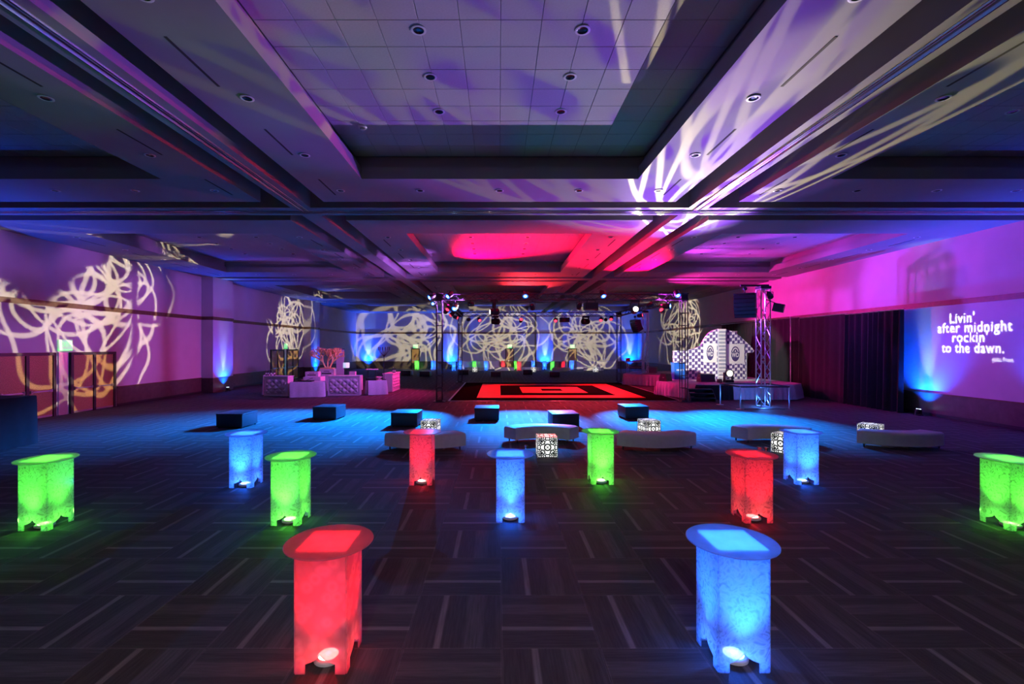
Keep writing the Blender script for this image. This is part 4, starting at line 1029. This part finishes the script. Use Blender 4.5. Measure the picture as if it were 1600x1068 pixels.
drape(17.12, 22.65, 26.2, 4.4, 'flat black drape panel between the gathered drape and the stage', .03, 2, .5)
drape(17.12, 26.25, 31.0, 4.45, 'black drape panel behind the checkered stage set', .04, 3, .5)
drape(17.12, 31.05, 35.4, 4.45, 'black drape panel behind the far half of the stage', .04, 4, .5)
po = thing('drape_upright', 'thin pale upright pole standing in front of the flat black drape', 'pole', (16.6, 26.2, 0))
MB().tube((0, 0, .01), (0, 0, 4.45), .02).build('pole', M_metal, po); MB().lathe([(.05, 4.43), (.06, 4.48), (.02, 4.52)], n=12).build('cap', M_metal, po); MB().cbox(-.2, .2, -.2, .2, .001, .015, .003).build('foot_plate', M_black, po)

# ================================================================== UPLIGHTS
def uplight(x, y, tx, ty, label, power=3500, col=BLUE, seen=True):
    t = thing('uplight', label, 'uplight', (x, y, 0), 0, 'blue LED uplights on the floor')
    d = Vector((tx - x, ty - y, 3.6)).normalized()
    MB().box(-.11, .11, -.11, .11, .0, .03).build('base', M_black, t)
    for s in (-1, 1): MB().box(s * .12 - .008, s * .12 + .008, -.03, .03, .02, .18).build('bracket', M_black, t)
    MB().lathe([(.08, -.1), (.105, -.06), (.105, .1), (.095, .1)], (0, 0, .16), d, 18).build('can', M_black, t, smooth=True)
    MB().lathe([(.09, .095), (.08, .102)], (0, 0, .16), d, 18).build('lens', E_bluecore, t)
    p = Vector((x, y, .16)) + d * .14
    spot(p, p + d * 3, power * .75, col, 105, 1.0, .03, name='uplight_lamp' + ('_offscreen' if y < 16 else ''))
    spot(p, p + d * 3, power * .3, (.35, .6, 1), 24, 1.0, .03, name='uplight_core' + ('_offscreen' if y < 16 else ''))
for y, lb in ((14.3, 'before the doors'), (28.8, 'beside the tufted bars'), (43.3, 'at the far pilaster')):
    uplight(XL + .98, y, XL + .7, y, 'blue uplight at the foot of the pilaster %s on the wooden-door wall' % lb)
uplight(XR - .42, 18.75, XR, 18.75, 'blue uplight at the foot of the quote wall beside the gathered drape', 3800)
uplight(XR - .4, 14.0, XR, 14.0, 'blue uplight at the foot of the quote wall past the lettering')
for x, lb in ((-16.4, 'in the corner behind the bars'), (-5.95, 'at the pilaster behind the far tables, truss tower side'), (5.8, 'at the pilaster behind the far tables, middle'), (16.5, 'in the corner behind the DJ stand')):
    uplight(x, YB - (.9 if abs(x) < 10 else .5), x, YB - (.5 if abs(x) < 10 else 0), 'blue uplight against the back wall ' + lb, 6000)

# ================================================================== PROJECTED QUOTE (a real gobo plate cut with the letters)
LP = Vector((TWX + .15, TWY - .75, 4.55))
lines = [("Livin'", 1484, 1522.5, 3.70), ("after midnight", 1465, 1582, 3.34), ("rockin'", 1488, 1543, 2.97), ("to the dawn.", 1471.5, 1569, 2.57), ("-Judas Priest", 1549.5, 1583, 2.27)]
def wy(px): return XR * F / (px - CX)
tgt = Vector((XR, 17.0, 3.05)); ax = (tgt - LP).normalized(); DP = .30
pr = Vector((0, 0, 1)).cross(-ax).normalized(); pu = (-ax).cross(pr).normalized()
def to_plate(P):
    v = Vector(P) - LP; k = DP / v.dot(ax); v = v * k; return v.dot(pr), v.dot(pu)
cu = bpy.data.curves.new('gobo_plate', 'CURVE'); cu.dimensions = '2D'; cu.fill_mode = 'BOTH'; cu.resolution_u = 4
def add_poly(pts):
    s = cu.splines.new('POLY'); s.points.add(len(pts) - 1)
    for i, (a, b) in enumerate(pts): s.points[i].co = (a, b, 0, 1)
    s.use_cyclic_u = True
def inside(p, poly):
    c = False; n = len(poly)
    for i in range(n):
        (x1, y1), (x2, y2) = poly[i], poly[(i + 1) % n]
        if (y1 > p[1]) != (y2 > p[1]) and p[0] < (x2 - x1) * (p[1] - y1) / (y2 - y1) + x1: c = not c
    return c
def embolden(polys, d):
    out = []; bb = [(min(x for x, y in q), max(x for x, y in q), min(y for x, y in q), max(y for x, y in q)) for q in polys]
    hole = [any(j != i and inside(polys[i][0], polys[j]) for j in range(len(polys))) for i in range(len(polys))]
    for i, q in enumerate(polys):
        k = d
        if not hole[i] and any(j < i and not hole[j] and bb[i][0] - bb[j][1] < .03 and bb[j][0] - bb[i][1] < .03 and bb[i][2] - bb[j][3] < .09 and bb[j][2] - bb[i][3] < .09 for j in range(len(polys))): k = 0
        if hole[i]: k = -d * .8
        ar = sum(q[a][0] * q[(a + 1) % len(q)][1] - q[(a + 1) % len(q)][0] * q[a][1] for a in range(len(q))); sg = 1 if ar > 0 else -1
        n = len(q); r = []
        for a in range(n):
            p0, p1, p2 = Vector(q[a - 1]), Vector(q[a]), Vector(q[(a + 1) % n]); e1 = p1 - p0; e2 = p2 - p1
            n1 = Vector((e1.y, -e1.x)); n2 = Vector((e2.y, -e2.x))
            n1 = n1.normalized() if n1.length > 1e-6 else n2.normalized(); n2 = n2.normalized() if n2.length > 1e-6 else n1
            m_ = n1 + n2; m_ = m_.normalized() if m_.length > 1e-4 else n1
            v = p1 + m_ * (sg * k / max(.6, m_.dot(n1))); r.append((v.x, v.y))
        out.append(r)
    return out
for txt, p0, p1, zb in lines:
    tcu = bpy.data.curves.new('t', 'FONT'); tcu.body = txt; tcu.size = 1; tcu.resolution_u = 3; tcu.space_character = 1.1
    to = bpy.data.objects.new('t', tcu); C.objects.link(to)
    bpy.context.view_layer.objects.active = to; to.select_set(True)
    bpy.ops.object.convert(target='CURVE')
    polys = []
    for s in to.data.splines:
        pts = []
        if s.type == 'BEZIER':
            bp = s.bezier_points; n = len(bp)
            for i in range(n):
                a, b = bp[i], bp[(i + 1) % n]
                straight = a.handle_right_type == 'VECTOR' and b.handle_left_type == 'VECTOR'
                ks = (0,) if straight else (0, .25, .5, .75)
                for t_ in ks:
                    c0, c1, c2, c3 = a.co, a.handle_right, b.handle_left, b.co
                    q = c0 * (1 - t_) ** 3 + c1 * 3 * t_ * (1 - t_) ** 2 + c2 * 3 * t_ ** 2 * (1 - t_) + c3 * t_ ** 3
                    pts.append((q.x, q.y))
        else: pts = [(q.co.x, q.co.y) for q in s.points]
        polys.append(pts)
    polys = embolden(polys, .014 if not txt.startswith('-') else .006)
    xs = [p[0] for q in polys for p in q]; a0, a1 = min(xs), max(xs)
    ya, yb = wy(p0), wy(p1); hs = .385 / .72 if not txt.startswith('-') else .16 / .72
    for q in polys:
        add_poly([to_plate((XR, ya + (yb - ya) * (u - a0) / (a1 - a0), zb + v * hs)) for u, v in q])
    bpy.data.objects.remove(to)
add_poly([(-.2, -.18), (.2, -.18), (.2, .18), (-.2, .18)])
to = bpy.data.objects.new('gobo', cu); C.objects.link(to)
pme = bpy.data.meshes.new_from_object(to.evaluated_get(bpy.context.evaluated_depsgraph_get())); bpy.data.objects.remove(to)
gp = thing('gobo_projector', 'small black projector clamped to the silver tower, throwing the quote', 'projector', LP)
plate = obj('gobo_plate', pme, M_black, gp); basis(plate, ax * DP, pr, pu)
m = MB(); W_, H_ = .199, .179
ring0 = [(-W_, -H_), (W_, -H_), (W_, H_), (-W_, H_)]
P4 = [pr * a + pu * b for a, b in ring0]
m.add([p - ax * .12 for p in P4] + [p + ax * (DP + .01) for p in P4], [(0, 1, 5, 4), (1, 2, 6, 5), (2, 3, 7, 6), (3, 0, 4, 7), (0, 3, 2, 1)]); m.build('housing', M_black, gp)
MB().tube((0, 0, .18), Vector((TWX, TWY - .25, 4.95)) - LP, .02).build('clamp_arm', M_black, gp)
spot(LP, LP + ax, 7000, (1, .97, 1), 74, .05, .0012, name='quote_lamp')

# ================================================================== BARS AND BUFFET
def tufted_mesh(wd, hh):
    nx, nz = int(wd / .035), int(hh / .035); vs_ = []; fs = []
    for i in range(nx + 1):
        for j in range(nz + 1):
            x = wd * i / nx; z = hh * j / nz
            u = x / .40; v = z / .36
            a = abs(((u + v) % 1) - .5) * 2; b = abs(((u - v) % 1) - .5) * 2
            e = min(x, wd - x, z, hh - z); k = min(1, e / .08)
            vs_.append((x - wd / 2, -.085 * k * (1 - max(a, b) ** 2) - .005, z))
    for i in range(nx):
        for j in range(nz): q = i * (nz + 1) + j; fs.append((q, q + nz + 1, q + nz + 2, q + 1))
    return MB().add(vs_, fs)
def tufted_bar(p0, p1, hh, label):
    a = Vector((p0.x, p0.y, 0)); b = Vector((p1.x, p1.y, 0)); L = (b - a).length; rz = math.atan2((b - a).y, (b - a).x)
    t = thing('tufted_bar', label, 'bar', (a + b) / 2, rz, 'white tufted bars')
    MB().cbox(-L / 2, L / 2, 0, .55, .02, hh - .05, .01).build('body', M_white_leather, t)
    MB().cbox(-L / 2 - .03, L / 2 + .03, -.07, .6, hh - .05, hh, .012).build('top', M_whitepl, t)
    m = MB(); q = tufted_mesh(L - .16, hh - .3); m.add([(x, y - .005, z + .13) for x, y, z in q.v], q.f); m.build('tufted_front', M_white_leather, t, smooth=True)
    f = MB(); f.box(-L / 2, L / 2, -.03, 0, .02, .12); f.box(-L / 2, L / 2, -.03, 0, hh - .16, hh - .05); f.box(-L / 2, -L / 2 + .08, -.03, 0, .12, hh - .16); f.box(L / 2 - .08, L / 2, -.03, 0, .12, hh - .16)
    f.build('front_frame', M_white_leather, t)
    nb = MB(); btn = 0
    for j in range(1, int((hh - .3) / .18)):
        for i in range(1, int((L - .16) / .2)):
            if (i + j) % 2 == 0:
                x = -L / 2 + .08 + i * .2; z = .13 + j * .18
                if x < L / 2 - .12 and z < hh - .24: obj('button', BTN, None, t, (x, -.022, z))
    return t
BTN = MB().lathe([(.018, 0), (.014, .008), (.004, .011)], d=(0, -1, 0), n=8).mesh('button'); BTN.materials.append(M_white_leather)
def linen_table(p0, p1, depth, hh, label, m=M_linen, group='linen-draped buffet tables', cat='table'):
    a = Vector((p0.x, p0.y, 0)); b = Vector((p1.x, p1.y, 0)); L = (b - a).length; rz = math.atan2((b - a).y, (b - a).x)
    t = thing('draped_table', label, cat, (a + b) / 2, rz, group)
    rect = [(-L / 2, 0), (L / 2, 0), (L / 2, depth), (-L / 2, depth), (-L / 2, 0)]
    MB().cbox(-L / 2, L / 2, 0, depth, hh - .025, hh + .004, .006).build('tabletop_cloth', m, t)
    P = pleats(rect, .012, hh, amp=.03, wl=.45, flare=.07); P.build('cloth_skirt', m, t, smooth=True)
    for sx in (-1, 1):
        for y in (.08, depth - .08): MB().tube((sx * (L / 2 - .1), y, .003), (sx * (L / 2 - .1), y, hh - .02), .02, n=6).build('leg', M_grey, t)
    return t
BH = 1.15
B1a, B1b = G(413, 619), G(450, 619.5); tufted_bar(B1a, B1b, BH, 'white tufted bar at the doors end of the buffet ring, dimly lit')
linen_table(Vector((B1a.x - 1.0, B1a.y + 2.2, 0)), Vector((B1a.x - .45, B1a.y + .75, 0)), .5, BH - .02, 'narrow high table draped in linen behind the dim tufted bar')
L1a, L1b = G(453, 621), G(505, 620); linen_table(L1a, L1b, .8, .84, 'linen-draped buffet table carrying the dark chafing tray')
B2a, B2b = G(512, 618.5), G(562, 618); tufted_bar(B2a, B2b, BH, 'white tufted bar lit blue between the two buffet tables, deep buttons clearly lit')
L2a, L2b = G(575, 617.3), G(604, 616); linen_table(L2a, L2b, .7, .84, 'linen-draped buffet table lit violet carrying black serving stands')
B3a, B3b = G(612.5, 612.5), G(624, 608); tufted_bar(B3a, B3b, BH, 'white tufted bar lit pink at the dance floor end of the buffet ring')
bc = G(545, 606)
linen_table(Vector((at(500, 29), 29, 0)), Vector((at(560, 29), 29, 0)), .9, .95, 'linen-draped back table inside the buffet ring carrying the white drink boxes')
def small(name, label, cat, px, py, z, Y, builder, group=None):
    x = at(px, Y); t = thing(name, label, cat, (x, Y, z), 0, group); builder(t); return t
def tray(t):
    MB().cbox(-.5, .5, -.22, .22, 0.005, .07, .01).build('pan', M_black, t); MB().lathe([(.18, .07), (.16, .12), (.05, .16)], (-.2, 0, 0), n=14).build('lid', M_black, t, smooth=True); MB().tube((.1, 0, .07), (.45, .1, .2), .02).build('ladle', M_grey, t)
small('chafing_tray', 'long dark chafing tray lying on the linen buffet table', 'tray', 475, 593, .845, L1a.y + .42, tray)
def drinkbox(w_, h_):
    def f(t):
        MB().cbox(-w_ / 2, w_ / 2, -.2, .2, 0.002, h_, .015).build('case', M_whitepl, t); MB().box(-w_ * .32, w_ * .32, -.21, -.2, h_ * .25, h_ * .42).build('tap_slot', M_black, t); MB().box(-w_ * .2, w_ * .2, -.21, -.2, h_ * .6, h_ * .72).build('badge', M_grey, t)
    return f
small('drink_dispenser', 'white drink dispenser with dark slots behind the blue tufted bar', 'dispenser', 512, 580, .955, 29.4, drinkbox(.95, .42), 'white drink dispensers')
small('drink_dispenser', 'wide low white drink dispenser under the golden coral', 'dispenser', 489, 580, BH + .2 - .39, 28.3, drinkbox(.8, .3), 'white drink dispensers')
linen_table(Vector((at(474, 27.9), 27.9, 0)), Vector((at(500, 27.9), 27.9, 0)), .8, .95, 'linen-draped back table inside the buffet ring, next to the dim tufted bar')
def serve(t):
    MB().cbox(-.3, .3, -.2, .2, 0.002, .12, .01).build('base', M_black, t); MB().tube((-.22, 0, .1), (-.22, 0, .62), .02).build('post', M_black, t); MB().tube((.22, 0, .1), (.22, 0, .62), .02).build('post', M_black, t); MB().cbox(-.34, .34, -.16, .16, .62, .65, .008).build('upper_tray', M_whitepl, t)
small('serving_stand', 'two-tier black serving stand with pale upper tray on the violet buffet table', 'stand', 581, 590, .845, L2a.y + .3, serve)
def bowl(t):
    MB().lathe([(.05, 0.002), (.06, .02), (.22, .16), (.23, .17), (.2, .16), (.04, .04)], n=20).build('shell', M_whitepl, t, smooth=True); MB().lathe([(.06, 0), (.07, .005)], n=16).build('foot_ring', M_metal, t)
small('serving_bowl', 'white serving bowl on the violet buffet table', 'bowl', 592, 590, .846, L2b.y + .3, bowl)
def stack(t):
    for k in range(5): MB().cbox(-.2 + .02 * (k % 2), .2, -.13, .13, .002 + .05 * k, .05 + .05 * k, .006).build('napkin_pack', M_linen, t)
small('napkin_stack', 'stack of white napkin packs on the back table inside the buffet ring', 'napkins', 551, 580, .955, 29.5, stack)
def candelabra(t):
    MB().lathe([(.14, 0), (.13, .03), (.03, .06)], n=16).build('foot', M_black, t); MB().tube((0, 0, .05), (0, 0, 1.5), .02).build('stem', M_black, t)
    for k in range(6):
        a = k * PI / 3; v = Vector((math.cos(a) * .32, math.sin(a) * .32, 1.75)); b = MB().tube((0, 0, 1.35), v, .014, n=6).build('arm', M_black, t); MB().tube(v, v + Vector((0, 0, .18)), .028, n=8).build('candle', M_black, b)
small('candelabra', 'tall thin black candelabra rising above the violet buffet table', 'candelabra', 600, 560, .845, L2a.y + .55, candelabra)
def coral(t):
    MB().cbox(-.42, .42, -.25, .25, 0.002, .07, .02).build('plinth', M_gold, t)
    m = MB(); rnd = random.Random(5)
    def br(p, d, L, r, n):
        q = p + d * L; m.tube(p, q, r, r * .75, n=6)
        if n == 0: return
        for k in range(3 if n > 2 else 2):
            dd = (d + Vector((rnd.uniform(-1.2, 1.2), rnd.uniform(-.6, .6), rnd.uniform(-.3, .6)))).normalized(); br(q, dd, L * rnd.uniform(.62, .85), r * .78, n - 1)
    for k in range(3): br(Vector((-.12 + .12 * k, 0, .06)), Vector(((k - 1) * .5, 0, 1)).normalized(), .42, .062, 5)
    m.build('branches', M_gold, t, smooth=True)
small('coral_sculpture', 'golden branching coral sculpture standing on the back buffet table', 'sculpture', 512, 575, .955 + .425, 29.4, coral)
def tlamp(t):
    MB().lathe([(.12, 0), (.11, .03), (.02, .06)], n=16).build('foot', M_black, t); MB().tube((0, 0, .05), (0, 0, .5), .014).build('stem', M_black, t); MB().lathe([(.2, .48), (.2, .8), (.19, .8), (.19, .49)], n=22).build('shade', emitm('lit_lamp_shade', (.5, .8, 1), .7), t, smooth=True)
small('table_lamp', 'table lamp with pale blue-white drum shade on the back table', 'lamp', 541, 575, .955, 29.55, tlamp)
def bottle(t):
    MB().lathe([(.04, 0.002), (.042, .02), (.042, .2), (.016, .26), (.016, .32)], n=12).build('glass', M_pane, t, smooth=True); MB().lathe([(.018, .32), (.018, .345)], n=10).build('cap', M_metal, t); MB().lathe([(.0425, .07), (.0425, .16)], n=12).build('paper_label', M_cream, t)
for px, lb in ((416, 'at the end'), (419, 'second from the end'), (423.5, 'in the middle'), (429, 'beside the taller group')):
    small('bottle', 'small dark bottle standing on the dim tufted bar top, ' + lb, 'bottle', px, 583, BH + .001, B1a.y + .3, bottle, 'bottles on the dim tufted bar')
for px, lb in ((614.5, 'nearer the buffet table'), (617, 'nearer the dance floor')):
    small('bottle', 'small bottle on the pink-lit tufted bar top, ' + lb, 'bottle', px, 583, BH + .001, B3a.y + .75, bottle, 'bottles on the pink tufted bar')
# grey screen panel and round chair behind the bars
sp_ = thing('screen_panel', 'pale grey fabric standing screen behind the golden coral', 'screen', (at(531.5, 31.5), 31.5, 0))
MB().cbox(-.26, .26, -.03, .03, .08, 2.6, .01).build('fabric', M_linen, sp_); MB().box(-.6, .3, -.02, .02, 2.6, 2.64).build('top_bar', M_black, sp_)
for s in (-.22, .22): MB().box(s - .03, s + .03, -.2, .2, 0.002, .08).build('foot', M_black, sp_)

# black-draped bar by the doors, near the wall
kp = [G(-40, 712), G(65, 696)]; e = Vector((-13.0, 13.0, 0))
linen_table(Vector((-13.4, 10.4, 0)), Vector((-13.4, 13.35, 0)), 1.1, 1.38, 'tall bar draped to the floor in black stretch cloth near the wooden doors', M_blkfab, 'black-draped bar', 'bar')
# long skirted tables at the back wall
for x0, x1, lb in ((722, 780, 'by the back wall between truss tower and door'), (901, 964, 'near the DJ wing of the stage')):
    a, b = Vector((at(x0, 57.1), 57.1, 0)), Vector((at(x1, 57.1), 57.1, 0))
    linen_table(a, b, .68, .95, 'long white pleated-skirt banquet table ' + lb, M_linen, 'skirted tables at the back wall')
